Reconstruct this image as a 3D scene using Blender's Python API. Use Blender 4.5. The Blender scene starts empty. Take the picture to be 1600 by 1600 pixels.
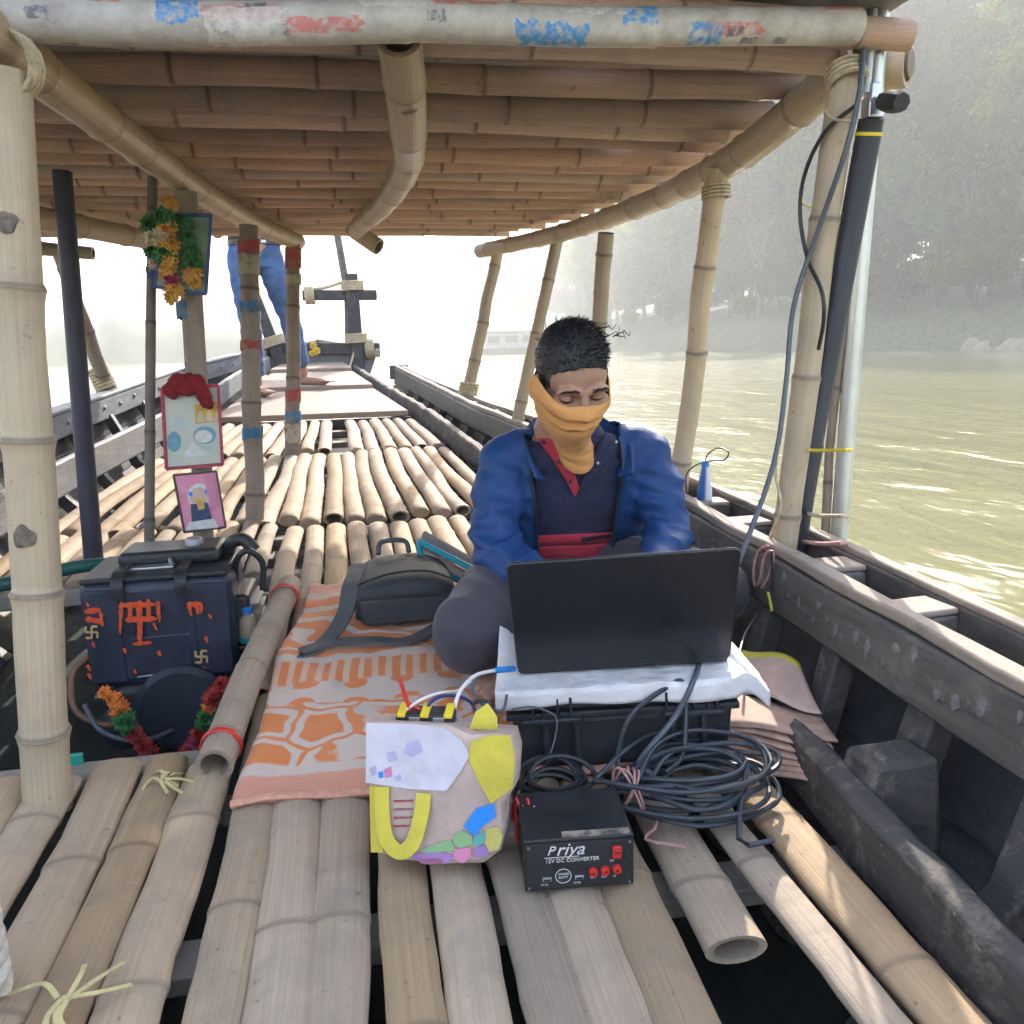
import bpy, bmesh, math, random
import numpy as np
from mathutils import Vector, Matrix, noise, Euler
from mathutils.bvhtree import BVHTree

# ------------------------------------------------------------------ camera
scene = bpy.context.scene
PI = math.pi
FPX = 1250.0                                   # focal length in pixels of the 1600 px photograph
YAW, PITCH, ROLL = math.radians(10.4), math.radians(11.7), math.radians(1.4)
CAM = Vector((0, 0, .72))
_f = Vector((math.sin(YAW)*math.cos(PITCH), math.cos(YAW)*math.cos(PITCH), -math.sin(PITCH)))
_r0 = Vector((math.cos(YAW), -math.sin(YAW), 0)); _u0 = _r0.cross(_f)
_r = _r0*math.cos(ROLL) - _u0*math.sin(ROLL); _u = _u0*math.cos(ROLL) + _r0*math.sin(ROLL)
cam_data = bpy.data.cameras.new('camera'); cam = bpy.data.objects.new('camera', cam_data)
scene.collection.objects.link(cam)
cam_data.sensor_width = 36; cam_data.lens = 36*FPX/1600
cam_data.clip_start = .02; cam_data.clip_end = 6000
m3 = Matrix((_r, _u, -_f)).transposed()
cam.matrix_world = Matrix.Translation(CAM) @ m3.to_4x4()
scene.camera = cam

# ------------------------------------------------------------------ light
SUN_EL, SUN_AZ = math.radians(30), math.radians(22)      # azimuth measured from +Y towards +X
world = bpy.data.worlds.new('World'); scene.world = world; world.use_nodes = True
wn = world.node_tree; bg = wn.nodes['Background']
sky = wn.nodes.new('ShaderNodeTexSky'); sky.sky_type = 'NISHITA'; sky.sun_disc = False
sky.sun_elevation = SUN_EL; sky.sun_rotation = SUN_AZ
sky.air_density = 1.0; sky.dust_density = 3.0; sky.ozone_density = 1.0
wn.links.new(sky.outputs[0], bg.inputs[0]); bg.inputs[1].default_value = .15
sun_data = bpy.data.lights.new('sun', 'SUN'); sun_data.energy = 2.4; sun_data.angle = math.radians(.6)
sun_data.color = (1.0, .92, .82)
sun = bpy.data.objects.new('sun', sun_data); scene.collection.objects.link(sun)
_sd = Vector((math.sin(SUN_AZ)*math.cos(SUN_EL), math.cos(SUN_AZ)*math.cos(SUN_EL), math.sin(SUN_EL)))
sun.rotation_euler = _sd.to_track_quat('Z', 'Y').to_euler()
scene.view_settings.view_transform = 'Standard'; scene.view_settings.look = 'None'
scene.view_settings.exposure = 2.35; scene.view_settings.gamma = 1.0
scene.view_settings.use_curve_mapping = False
scene.render.engine = 'CYCLES'
cy = scene.cycles
cy.use_denoising = True; cy.use_adaptive_sampling = True; cy.adaptive_threshold = .025; cy.adaptive_min_samples = 20
cy.max_bounces = 7; cy.diffuse_bounces = 4; cy.glossy_bounces = 3; cy.transmission_bounces = 4; cy.volume_bounces = 1
cy.transparent_max_bounces = 8; cy.caustics_reflective = False; cy.caustics_refractive = False
cy.sample_clamp_indirect = 6.0

# ------------------------------------------------------------------ helpers
COL = scene.collection
def ray(px, py): return _f + _r*((px-800)/FPX) + _u*((800-py)/FPX)
def atY(px, py, Y): d = ray(px, py); return CAM + d*((Y-CAM.y)/d.y)
def atZ(px, py, Z): d = ray(px, py); return CAM + d*((Z-CAM.z)/d.z)
def atX(px, py, X): d = ray(px, py); return CAM + d*((X-CAM.x)/d.x)
def deckz(y): return 0.0 if y < 1.2 else .09*(y-1.2)
def lerp(a, b, t): return a + (b-a)*t
def V(*a): return Vector(a)

class MB:
    """collects shapes; build() links them as ONE mesh object"""
    def __init__(s): s.v = []; s.f = []; s.uv = []; s.mi = []; s.nb = []; s.cur = 0
    def add(s, vs, fs, uvs=None, nb=None):
        o = len(s.v); s.v += [tuple(p) for p in vs]
        s.nb += (nb if nb else [0.0]*len(vs))
        for k, f in enumerate(fs):
            s.f.append(tuple(i+o for i in f)); s.mi.append(s.cur)
            s.uv.append(uvs[k] if uvs else [(0, 0)]*len(f))
        return s
    def hexa(s, p):   # 8 points: bottom 4 ccw, top 4 ccw
        return s.add(p, [(3,2,1,0), (4,5,6,7), (0,1,5,4), (1,2,6,5), (2,3,7,6), (3,0,4,7)])
    def box(s, c, size, rot=None):
        c = Vector(c); hx, hy, hz = size[0]/2, size[1]/2, size[2]/2
        p = [V(-hx,-hy,-hz), V(hx,-hy,-hz), V(hx,hy,-hz), V(-hx,hy,-hz), V(-hx,-hy,hz), V(hx,-hy,hz), V(hx,hy,hz), V(-hx,hy,hz)]
        if rot is not None: p = [rot @ q for q in p]
        return s.hexa([q+c for q in p])
    def beam(s, a, b, w, h, up=V(0,0,1)):
        """square timber from a to b, w wide and h high"""
        a, b = Vector(a), Vector(b); d = (b-a).normalized(); x = d.cross(up).normalized(); z = x.cross(d)
        P = lambda q, i, j: q + x*(i*w/2) + z*(j*h/2)
        return s.hexa([P(a,-1,-1), P(a,1,-1), P(b,1,-1), P(b,-1,-1), P(a,-1,1), P(a,1,1), P(b,1,1), P(b,-1,1)])
    def strip(s, pts, w, h, up=V(0,0,1)):
        """timber following a polyline, rectangular section, w across, h along up; pts are centres"""
        pts = [Vector(p) for p in pts]; vs = []; n = len(pts)
        for i, p in enumerate(pts):
            d = (pts[min(i+1,n-1)] - pts[max(i-1,0)]).normalized(); x = d.cross(up).normalized()
            ww = w[i] if isinstance(w, (list, tuple)) else w; hh = h[i] if isinstance(h, (list, tuple)) else h
            for (a, b) in ((-1,-1), (1,-1), (1,1), (-1,1)): vs.append(p + x*(a*ww/2) + up*(b*hh/2))
        fs = [(0,1,2,3)]
        for i in range(n-1):
            for k in range(4):
                a = i*4+k; b = i*4+(k+1) % 4; fs.append((b, a, a+4, b+4))
        fs.append(tuple((n-1)*4+k for k in (3,2,1,0)))
        return s.add(vs, fs)
    def tube(s, pts, rad, n=8, cap=True, nb=None, squash=1.0, closed=False, u0=0.0):
        pts = [Vector(p) for p in pts]; L = len(pts)
        if not isinstance(rad, (list, tuple)): rad = [rad]*L
        vs = []; us = [u0]; t_prev = None; x = None
        for i in range(L):
            d = (pts[(i+1) % L if closed else min(i+1, L-1)] - pts[(i-1) % L if closed else max(i-1, 0)])
            d = d.normalized() if d.length > 1e-9 else (t_prev or V(0,0,1))
            if t_prev is not None and d.dot(t_prev) < -.5: d = -d      # the turned-in rim of a hollow end
            if x is None:
                ref = V(0,0,1) if abs(d.z) < .9 else V(1,0,0)
                x = (ref - d*ref.dot(d)).normalized()
            else:
                x = x - d*x.dot(d); x = x.normalized() if x.length > 1e-9 else V(1,0,0)
            y = d.cross(x); t_prev = d
            if i: us.append(us[-1] + (pts[i]-pts[i-1]).length)
            for k in range(n):
                a = 2*PI*k/n; vs.append(pts[i] + (x*math.cos(a)*squash + y*math.sin(a))*rad[i])
        fs = []; uv = []
        for i in range(L if closed else L-1):
            j = (i+1) % L
            for k in range(n):
                q = (k+1) % n
                fs.append((i*n+k, i*n+q, j*n+q, j*n+k))
                uv.append([(us[i], k/n), (us[i], (k+1)/n), (us[j], (k+1)/n), (us[j], k/n)])
        nn = None
        if nb: nn = [nb[i] for i in range(L) for k in range(n)]
        if cap and not closed:
            fs.append(tuple(range(n-1, -1, -1))); uv.append([(0, k/n) for k in range(n)])
            fs.append(tuple((L-1)*n+k for k in range(n))); uv.append([(us[-1], k/n) for k in range(n)])
        return s.add(vs, fs, uv, nn)
    def lathe(s, prof, n=20, M=None):
        """profile [(r, z)], axis z"""
        vs = []; L = len(prof)
        for r, z in prof:
            for k in range(n):
                a = 2*PI*k/n; p = V(r*math.cos(a), r*math.sin(a), z); vs.append(M @ p if M else p)
        fs = []
        for i in range(L-1):
            for k in range(n):
                q = (k+1) % n; fs.append((i*n+k, i*n+q, (i+1)*n+q, (i+1)*n+k))
        fs.append(tuple(range(n-1, -1, -1))); fs.append(tuple((L-1)*n+k for k in range(n)))
        return s.add(vs, fs)
    def grid(s, fn, nu, nv, closed_u=False):
        vs = [fn(i/(nu if closed_u else nu-1), j/(nv-1)) for j in range(nv) for i in range(nu)]
        fs = []; uv = []; mu = nu if closed_u else nu-1
        for j in range(nv-1):
            for i in range(mu):
                k = (i+1) % nu
                fs.append((j*nu+i, j*nu+k, (j+1)*nu+k, (j+1)*nu+i))
                uv.append([(i/mu, j/(nv-1)), ((i+1)/mu, j/(nv-1)), ((i+1)/mu, (j+1)/(nv-1)), (i/mu, (j+1)/(nv-1))])
        return s.add(vs, fs, uv)
    def ball(s, c, r, nu=12, nv=8, rot=None):
        c = Vector(c); r = r if isinstance(r, (tuple, list, Vector)) else (r, r, r)
        vs = []; 
        for j in range(1, nv):
            t = PI*j/nv
            for i in range(nu):
                a = 2*PI*i/nu; p = V(r[0]*math.sin(t)*math.cos(a), r[1]*math.sin(t)*math.sin(a), r[2]*math.cos(t))
                vs.append((rot @ p if rot is not None else p)+c)
        top = V(0,0,r[2]); bot = V(0,0,-r[2])
        vs.append((rot @ top if rot is not None else top)+c); vs.append((rot @ bot if rot is not None else bot)+c)
        T = len(vs)-2; B = T+1; fs = []
        for i in range(nu):
            k = (i+1) % nu; fs.append((T, i, k)); fs.append((B, (nv-2)*nu+k, (nv-2)*nu+i))
            for j in range(nv-2): fs.append((j*nu+i, (j+1)*nu+i, (j+1)*nu+k, j*nu+k))
        return s.add(vs, fs)
    def prism(s, poly, M, depth):
        """2-D polygon (x, y) extruded along local z by depth, placed by matrix M"""
        n = len(poly)
        vs = [M @ V(x, y, 0) for x, y in poly] + [M @ V(x, y, depth) for x, y in poly]
        fs = [tuple(range(n-1, -1, -1)), tuple(range(n, 2*n))] + [(i, (i+1) % n, (i+1) % n + n, i+n) for i in range(n)]
        return s.add(vs, fs)
    def mesh(s, name, smooth=True, angle=40):
        me = bpy.data.meshes.new(name); me.from_pydata(s.v, [], s.f)
        ul = me.uv_layers.new(name='UVMap'); flat = [c for f in s.uv for uv in f for c in uv]
        ul.data.foreach_set('uv', flat)
        if any(s.nb):
            at = me.attributes.new('node_hole_shade', 'FLOAT', 'POINT'); at.data.foreach_set('value', s.nb)
        me.polygons.foreach_set('material_index', s.mi)
        me.update()
        if smooth:
            me.polygons.foreach_set('use_smooth', [True]*len(me.polygons)); me.set_sharp_from_angle(angle=math.radians(angle))
        return me
    def build(s, name, mat, parent=None, smooth=True, angle=40, bevel=0, sub=0, seg=2, loc=None):
        return link(name, s.mesh(name, smooth, angle), mat, parent, bevel, sub, seg, loc)

def link(name, me, mat, parent=None, bevel=0, sub=0, seg=2, loc=None):
    o = bpy.data.objects.new(name, me); COL.objects.link(o)
    mats = mat if isinstance(mat, (list, tuple)) else [mat]
    if not me.materials:
        for m in mats: me.materials.append(M[m] if isinstance(m, str) else m)
    if parent is not None: o.parent = parent
    if loc is not None: o.location = loc
    if bevel:
        b = o.modifiers.new('bevel', 'BEVEL'); b.width = bevel; b.segments = seg; b.limit_method = 'ANGLE'; b.angle_limit = math.radians(35)
    if sub:
        b = o.modifiers.new('sub', 'SUBSURF'); b.levels = sub; b.render_levels = sub
    return o
def tag(o, label=None, cat=None, group=None, kind=None):
    if label: o['label'] = label
    if cat: o['category'] = cat
    if group: o['group'] = group
    if kind: o['kind'] = kind
    return o
def thing(name, label, cat, loc=(0,0,0), rot=None, group=None):
    o = bpy.data.objects.new(name, None); COL.objects.link(o); o.location = loc; o.empty_display_size = .1
    if rot is not None: o.rotation_euler = rot
    return tag(o, label, cat, group)

def curve_pts(pts, n=8, closed=False):
    """Catmull-Rom through the points"""
    P = [Vector(p) for p in pts]; L = len(P); out = []
    rng = range(L) if closed else range(L-1)
    for i in rng:
        g = (lambda k: P[k % L]) if closed else (lambda k: P[min(max(k, 0), L-1)])
        p0, p1, p2, p3 = g(i-1), g(i), g(i+1), g(i+2)
        for k in range(n):
            t = k/n
            out.append(.5*((2*p1) + (p2-p0)*t + (2*p0-5*p1+4*p2-p3)*t*t + (3*p1-p0-3*p2+p3)*t**3))
    if not closed: out.append(P[-1])
    return out

TMP = bpy.data.scenes.new('workbench')            # evaluates single shapes apart from the scene; removed at the end
def evaluated(o):
    vl = TMP.view_layers[0]; vl.update(); dg = vl.depsgraph; dg.update()
    return bpy.data.meshes.new_from_object(o.evaluated_get(dg))
def remeshed(mb, voxel, smooth_it=4, factor=.5, name='tmp'):
    """union of the closed shapes in mb as one continuous surface"""
    me = mb.mesh(name, smooth=False); o = bpy.data.objects.new(name, me); TMP.collection.objects.link(o)
    r = o.modifiers.new('r', 'REMESH'); r.mode = 'VOXEL'; r.voxel_size = voxel; r.use_smooth_shade = True
    if smooth_it:
        s = o.modifiers.new('s', 'SMOOTH'); s.factor = factor; s.iterations = smooth_it
    out = evaluated(o)
    bpy.data.objects.remove(o); bpy.data.meshes.remove(me)
    out.name = name; out.polygons.foreach_set('use_smooth', [True]*len(out.polygons))
    return out

def displace(me, fn):
    """move every vertex along its normal by fn(co)"""
    n = len(me.vertices); co = np.empty(n*3, 'f'); me.vertices.foreach_get('co', co); nr = np.empty(n*3, 'f'); me.vertex_normals.foreach_get('vector', nr)
    co = co.reshape(-1, 3); nr = nr.reshape(-1, 3); am = np.array([fn(Vector(c)) for c in co.tolist()], 'f'); co += nr*am[:, None]
    me.vertices.foreach_set('co', co.ravel()); me.update()
def text_mesh(body, size, M4, name, extrude=.0004, align='LEFT', shear=0.0):
    cu = bpy.data.curves.new(name, 'FONT'); cu.body = body; cu.size = size; cu.extrude = extrude; cu.align_x = align; cu.shear = shear
    cu.resolution_u = 3
    o = bpy.data.objects.new(name, cu); TMP.collection.objects.link(o)
    me = evaluated(o)
    bpy.data.objects.remove(o); bpy.data.curves.remove(cu)
    me.transform(M4); return me

# ------------------------------------------------------------------ materials
M = {}
class NT:
    """tiny node helper"""
    def __init__(s, name):
        s.m = bpy.data.materials.new(name); s.m.use_nodes = True; s.t = s.m.node_tree; s.b = s.t.nodes['Principled BSDF']; M[name] = s.m
    def n(s, typ, **kw):
        x = s.t.nodes.new('ShaderNode'+typ)
        for k, v in kw.items():
            if k.startswith('i_'):
                key = k[2:]; key = int(key) if key.isdigit() else key.replace('_', ' ')
                if hasattr(v, 'is_output') or isinstance(v, bpy.types.NodeSocket): s.t.links.new(v, x.inputs[key])
                else: x.inputs[key].default_value = v
            else: setattr(x, k, v)
        return x
    def l(s, a, b): s.t.links.new(a, b)
    def coord(s, which='Object', scale=(1,1,1)):
        c = s.n('TexCoord'); mp = s.n('Mapping'); s.l(c.outputs[which], mp.inputs[0]); mp.inputs['Scale'].default_value = scale
        return mp.outputs[0]
    def noise(s, vec, scale=5, detail=4, rough=.6, dist=0):
        x = s.n('TexNoise'); s.l(vec, x.inputs['Vector']); x.inputs['Scale'].default_value = scale; x.inputs['Detail'].default_value = detail
        x.inputs['Roughness'].default_value = rough; x.inputs['Distortion'].default_value = dist; return x.outputs['Fac']
    def ramp(s, fac, stops, interp='LINEAR'):
        r = s.n('ValToRGB'); s.l(fac, r.inputs[0]); r.color_ramp.interpolation = interp; e = r.color_ramp.elements
        while len(e) < len(stops): e.new(.5)
        for k, (p, c) in enumerate(stops):
            e[k].position = p; e[k].color = (*c, 1) if len(c) == 3 else c
        return r.outputs[0]
    def mix(s, fac, a, b, mode='MIX'):
        x = s.n('Mix'); x.data_type = 'RGBA'; x.blend_type = mode
        for sock, val in ((x.inputs[0], fac), (x.inputs[6], a), (x.inputs[7], b)):
            if isinstance(val, bpy.types.NodeSocket): s.l(val, sock)
            elif isinstance(val, (int, float)): sock.default_value = val
            else: sock.default_value = (*val, 1)
        return x.outputs[2]
    def math(s, op, a, b=None):
        x = s.n('Math', operation=op)
        for k, v in enumerate((a, b)):
            if v is None: continue
            if isinstance(v, bpy.types.NodeSocket): s.l(v, x.inputs[k])
            else: x.inputs[k].default_value = v
        return x.outputs[0]
    def bump(s, h, strength=.3, dist=.01, prev=None):
        x = s.n('Bump'); s.l(h, x.inputs['Height']); x.inputs['Strength'].default_value = strength; x.inputs['Distance'].default_value = dist
        if prev is not None: s.l(prev, x.inputs['Normal'])
        s.l(x.outputs[0], s.b.inputs['Normal']); return x.outputs[0]
    def base(s, c, rough=.6, metal=0, spec=.5):
        if isinstance(c, bpy.types.NodeSocket): s.l(c, s.b.inputs['Base Color'])
        else: s.b.inputs['Base Color'].default_value = (*c, 1)
        if isinstance(rough, bpy.types.NodeSocket): s.l(rough, s.b.inputs['Roughness'])
        else: s.b.inputs['Roughness'].default_value = rough
        s.b.inputs['Metallic'].default_value = metal; s.b.inputs['Specular IOR Level'].default_value = spec
        return s

def simple(name, c, rough=.6, metal=0, var=.25, scale=12, bump=0, bscale=60, spec=.5, rand=0.0, coord='Object'):
    t = NT(name); vec = t.coord(coord); f = t.noise(vec, scale, 5)
    c2 = tuple(x*(1-var) for x in c); c3 = tuple(min(1, x*(1+var*.6)) for x in c)
    col = t.ramp(f, [(.3, c2), (.7, c3)])
    if rand:
        oi = t.n('ObjectInfo'); hs = t.n('HueSaturation'); t.l(col, hs.inputs['Color'])
        t.l(t.math('ADD', t.math('MULTIPLY', oi.outputs['Random'], rand), 1-rand/2), hs.inputs['Value']); col = hs.outputs[0]
    t.base(col, t.math('ADD', t.math('MULTIPLY', f, .25), rough-.12), metal, spec)
    if bump: t.bump(t.noise(vec, bscale, 4), bump, .004)
    return t.m

def bamboo_mat(name, light, mid, dark, stain, node_col, stain_amt=.5, rough=.55, sc=1.0):
    t = NT(name); uv = t.coord('UV', (2.2, 46, 1)); ob = t.coord('Object')
    oi = t.n('ObjectInfo')
    add = t.n('VectorMath', operation='ADD'); t.l(uv, add.inputs[0])
    cmb = t.n('CombineXYZ'); t.l(t.math('MULTIPLY', oi.outputs['Random'], 37.0), cmb.inputs[0]); t.l(cmb.outputs[0], add.inputs[1])
    streak = t.noise(add.outputs[0], 1.0, 5, .65)
    col = t.ramp(streak, [(.25, dark), (.5, mid), (.75, light)])
    big = t.noise(ob, 7*sc, 6, .7, .6)
    sf = t.ramp(big, [(.45, (0,0,0)), (.72, (stain_amt,)*3)])
    col = t.mix(sf, col, stain)
    spots = t.ramp(t.noise(ob, 55*sc, 3, .6), [(.66, (0,0,0)), (.75, (.7,)*3)])
    col = t.mix(spots, col, tuple(x*.45 for x in stain))
    at = t.n('Attribute', attribute_name='node_hole_shade'); nbm = t.math('MULTIPLY', at.outputs['Fac'], t.math('ADD', t.noise(ob, 30, 3), .45))
    col = t.mix(nbm, col, node_col)
    hs = t.n('HueSaturation'); t.l(col, hs.inputs['Color'])
    t.l(t.math('ADD', t.math('MULTIPLY', oi.outputs['Random'], .44), .72), hs.inputs['Value'])
    w2 = t.n('TexWhiteNoise', noise_dimensions='1D'); t.l(oi.outputs['Random'], w2.inputs[1])
    t.l(t.math('ADD', t.math('MULTIPLY', w2.outputs[0], .4), .84), hs.inputs['Saturation'])
    t.base(hs.outputs[0], t.math('ADD', t.math('MULTIPLY', big, .35), rough-.2), 0, .35)
    b = t.bump(streak, .35, .003); t.bump(t.noise(ob, 24*sc, 5, .65), .35, .006, b)
    return t.m

bamboo_mat('bamboo_deck', (.47,.360,.250), (.40,.300,.205), (.30,.220,.150), (.255,.21,.165), (.23,.175,.125), .75, .78)
bamboo_mat('bamboo_roof', (.60,.44,.365), (.52,.37,.305), (.41,.285,.235), (.31,.25,.225), (.17,.12,.10), .5, .65)
bamboo_mat('bamboo_beam', (.56,.45,.33), (.48,.38,.28), (.37,.29,.21), (.33,.27,.22), (.18,.14,.10), .45, .5)
bamboo_mat('bamboo_post', (.58,.48,.355), (.51,.42,.305), (.42,.33,.24), (.31,.26,.21), (.20,.16,.12), .5, .5)
bamboo_mat('bamboo_grey', (.33,.28,.24), (.27,.225,.19), (.19,.16,.14), (.14,.12,.11), (.10,.08,.07), .7, .7)

def wood_mat(name, a, b, wear, wear_amt=.5, rough=.65):
    t = NT(name); ob = t.coord('Object', (6, 1.2, 14)); o2 = t.coord('Object')
    g = t.noise(ob, 4, 6, .7, .8); col = t.ramp(g, [(.3, a), (.7, b)])
    w = t.noise(o2, 9, 7, .75, .4); col = t.mix(t.ramp(w, [(.52, (0,0,0)), (.68, (wear_amt,)*3)]), col, wear)
    sp = t.ramp(t.noise(o2, 38, 4, .7), [(.64, (0,0,0)), (.72, (wear_amt,)*3)]); col = t.mix(sp, col, tuple(min(1, x*1.4) for x in wear))
    t.base(col, t.math('ADD', t.math('MULTIPLY', w, .4), rough-.25), 0, .45)
    bb = t.bump(g, .3, .004); t.bump(w, .4, .006, bb); return t.m
wood_mat('tar_wood', (.018,.020,.030), (.042,.042,.054), (.15,.125,.105), .6, .6)
wood_mat('muddy_wood', (.040,.038,.040), (.085,.076,.070), (.26,.21,.165), .85, .85)
wood_mat('rail_wood', (.075,.068,.066), (.135,.12,.11), (.26,.215,.17), .5, .6)
wood_mat('rail_top', (.25,.20,.165), (.36,.29,.235), (.14,.12,.105), .7, .85)
wood_mat('blue_grey_wood', (.14,.15,.17), (.22,.23,.25), (.36,.34,.31), .5, .7)
wood_mat('hull_inside', (.018,.021,.028), (.038,.040,.048), (.10,.088,.078), .6, .6)
wood_mat('bilge', (.005,.011,.010), (.010,.018,.016), (.018,.022,.020), .5, .85)
wood_mat('platform_wood', (.27,.20,.155), (.36,.275,.215), (.20,.16,.13), .6, .85)
wood_mat('batten_wood', (.22,.20,.17), (.33,.30,.26), (.16,.15,.13), .5, .8)
simple('rope', (.52,.44,.30), .85, 0, .4, 60, .6, 120)
simple('rope_white', (.62,.57,.50), .85, 0, .3, 60, .6, 120)
simple('rope_pink', (.50,.27,.25), .8, 0, .3, 80)
simple('black_cable', (.020,.021,.024), .42, 0, .3, 30, spec=.5)
simple('grey_cable', (.085,.10,.125), .4, 0, .2, 30)
simple('white_plastic', (.75,.74,.72), .45, 0, .06, 20)
simple('blue_plastic', (.02,.22,.62), .4, 0, .15, 20)
simple('red_plastic', (.62,.03,.025), .4, 0, .2, 30)
simple('yellow_plastic', (.80,.62,.03), .45, 0, .15, 30)
simple('black_plastic', (.022,.023,.027), .5, 0, .3, 40, .15, 300)
simple('case_black', (.020,.024,.031), .55, 0, .35, 14, .25, 420)
simple('laptop_black', (.016,.018,.024), .34, 0, .12, 6, .05, 700)
simple('steel', (.55,.56,.58), .35, .9, .2, 25)
simple('dull_steel', (.30,.30,.31), .5, .8, .3, 25)
simple('pole_black', (.030,.036,.052), .38, 0, .25, 10)
simple('pole_navy', (.030,.032,.058), .5, 0, .3, 6, .2, 40)
simple('silver_tube', (.62,.64,.60), .35, .55, .15, 8)
simple('clear_tube', (.55,.60,.66), .2, 0, .1, 8)
# ================================================================== SETTING
WATER_Z = -.25
def setting():
    # --- water: one sheet to the horizon, finer and really wavy near the boat
    t = NT('river_water'); vec = t.coord('Object'); 
    n1 = t.noise(t.coord('Object', (1.0, .5, 1)), .9, 2, .5, .5); n2 = t.noise(t.coord('Object', (1.2, .6, 1)), 4.0, 2, .5, .3); n3 = t.noise(vec, .12, 3)
    t.base(t.ramp(n3, [(.3, (.185,.178,.085)), (.7, (.225,.212,.110))]), .12, 0, .5); t.b.inputs['IOR'].default_value = 1.33
    h = t.math('ADD', n1, t.math('MULTIPLY', n2, .22)); t.bump(h, .62, .20)
    mb = MB()
    xs = sorted(set([-2500,-900,-300,-120,-50,-20,-8,-3,0,3,8,20,50,120,300,900,2500])); ys = sorted(set([-600,-200,-60,-20,-8,-3,0,4,10,20,40,80,160,320,640,1300,3000]))
    vs = [(x, y, WATER_Z) for y in ys for x in xs]; nx = len(xs)
    mb.add(vs, [(j*nx+i, j*nx+i+1, (j+1)*nx+i+1, (j+1)*nx+i) for j in range(len(ys)-1) for i in range(nx-1)])
    tag(mb.build('river_water', 'river_water', smooth=False), kind='structure')
    # --- right bank: terrain strip rising from the waterline at x ~ 39
    t = NT('bank_earth'); ob = t.coord('Object'); f = t.noise(ob, .35, 7, .7); g = t.noise(ob, 2.4, 5, .7)
    col = t.mix(t.ramp(g, [(.4, (0,0,0)), (.62, (1,1,1))]), t.ramp(f, [(.3, (.10,.11,.05)), (.7, (.20,.17,.10))]), (.075,.095,.035))
    t.base(col, .9); t.bump(g, .8, .3)
    rnd = random.Random(4)
    def bank(u, v):
        y = lerp(-40, 620, v**1.6); s = u
        x0 = 37.5 + 2.0*math.sin(y*.045) + 1.2*math.sin(y*.13+1) - max(0, y-220)*.10
        x = x0 + s*s*70
        prof = -.9 + 2.6*min(1, s*6.0) + 12.0*max(0, s-.12)
        return V(x, y, WATER_Z + prof + .35*noise.noise(V(x*.3, y*.3, 0)) + .12*noise.noise(V(x*1.1, y*1.1, 3)))
    mb = MB(); mb.grid(bank, 40, 170); tag(mb.build('river_bank', 'bank_earth'), kind='structure')
    # --- pale sandy foreshore below the grass
    t = NT('shore_sand'); ob = t.coord('Object'); t.base(t.ramp(t.noise(ob, 1.2, 6), [(.35, (.20,.17,.13)), (.7, (.32,.28,.22))]), .95); t.bump(t.noise(ob, 4, 4), .5, .08)
    def shore(u, v):
        p = bank(.0 + .10*u, (20+v*60 - (-40))/660 if False else ((33+v*16+40)/660)**(1/1.6)); p.z += .10 - .16*abs(u-.5); return p
    mb = MB(); mb.grid(shore, 10, 60); tag(mb.build('sandy_shore', 'shore_sand'), kind='structure')
    # --- far left shore: a low hill line with its own woods
    simple('far_wood', (.060,.082,.045), .95, 0, .5, .35, .9, .8)
    def hill(u, v):
        a = lerp(math.radians(-72), math.radians(1.5), u); d = 98 + v*30 + 9*math.sin(u*9)
        hh = .42*(12 + 4*noise.noise(V(u*11, 0, 1)) + 3.5*noise.noise(V(u*34, 0, 2)) + 1.8*noise.noise(V(u*110, v*6, 2)))
        hh *= min(1, (1-u)*7)
        prof = [-.5, .55, .95, 1.0, .8, .3][min(5, int(v*5.01))]
        return V(d*math.sin(a), d*math.cos(a), WATER_Z + prof*hh)
    mb = MB(); mb.grid(hill, 260, 6); tag(mb.build('wooded_hills', 'far_wood'), kind='structure')
setting()

# ------------------------------------------------------------------ trees
t = NT('leaf'); oi = t.n('ObjectInfo'); vec = t.coord('Object'); f = t.noise(vec, .6, 4)
hs = t.n('HueSaturation'); t.l(t.ramp(f, [(.3, (.045,.075,.012)), (.7, (.16,.175,.035))]), hs.inputs['Color'])
t.l(t.math('ADD', t.math('MULTIPLY', oi.outputs['Random'], .12), .425), hs.inputs['Hue']); t.l(t.math('ADD', t.math('MULTIPLY', oi.outputs['Random'], 1.0), .55), hs.inputs['Value']); hs.inputs['Saturation'].default_value = 1.15
t.base(hs.outputs[0], .6, 0, .3)
tr = t.n('BsdfTranslucent'); t.l(hs.outputs[0], tr.inputs[0]); mx = t.n('MixShader'); mx.inputs[0].default_value = .45
t.l(t.b.outputs[0], mx.inputs[1]); t.l(tr.outputs[0], mx.inputs[2]); t.l(mx.outputs[0], t.t.nodes['Material Output'].inputs[0])
simple('leaf_dry', (.17,.105,.055), .8, 0, .4, 1.0)
simple('bark', (.085,.070,.055), .9, 0, .4, 3, .7, 14)
simple('bark_pale', (.16,.14,.12), .9, 0, .4, 3, .7, 14)

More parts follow.
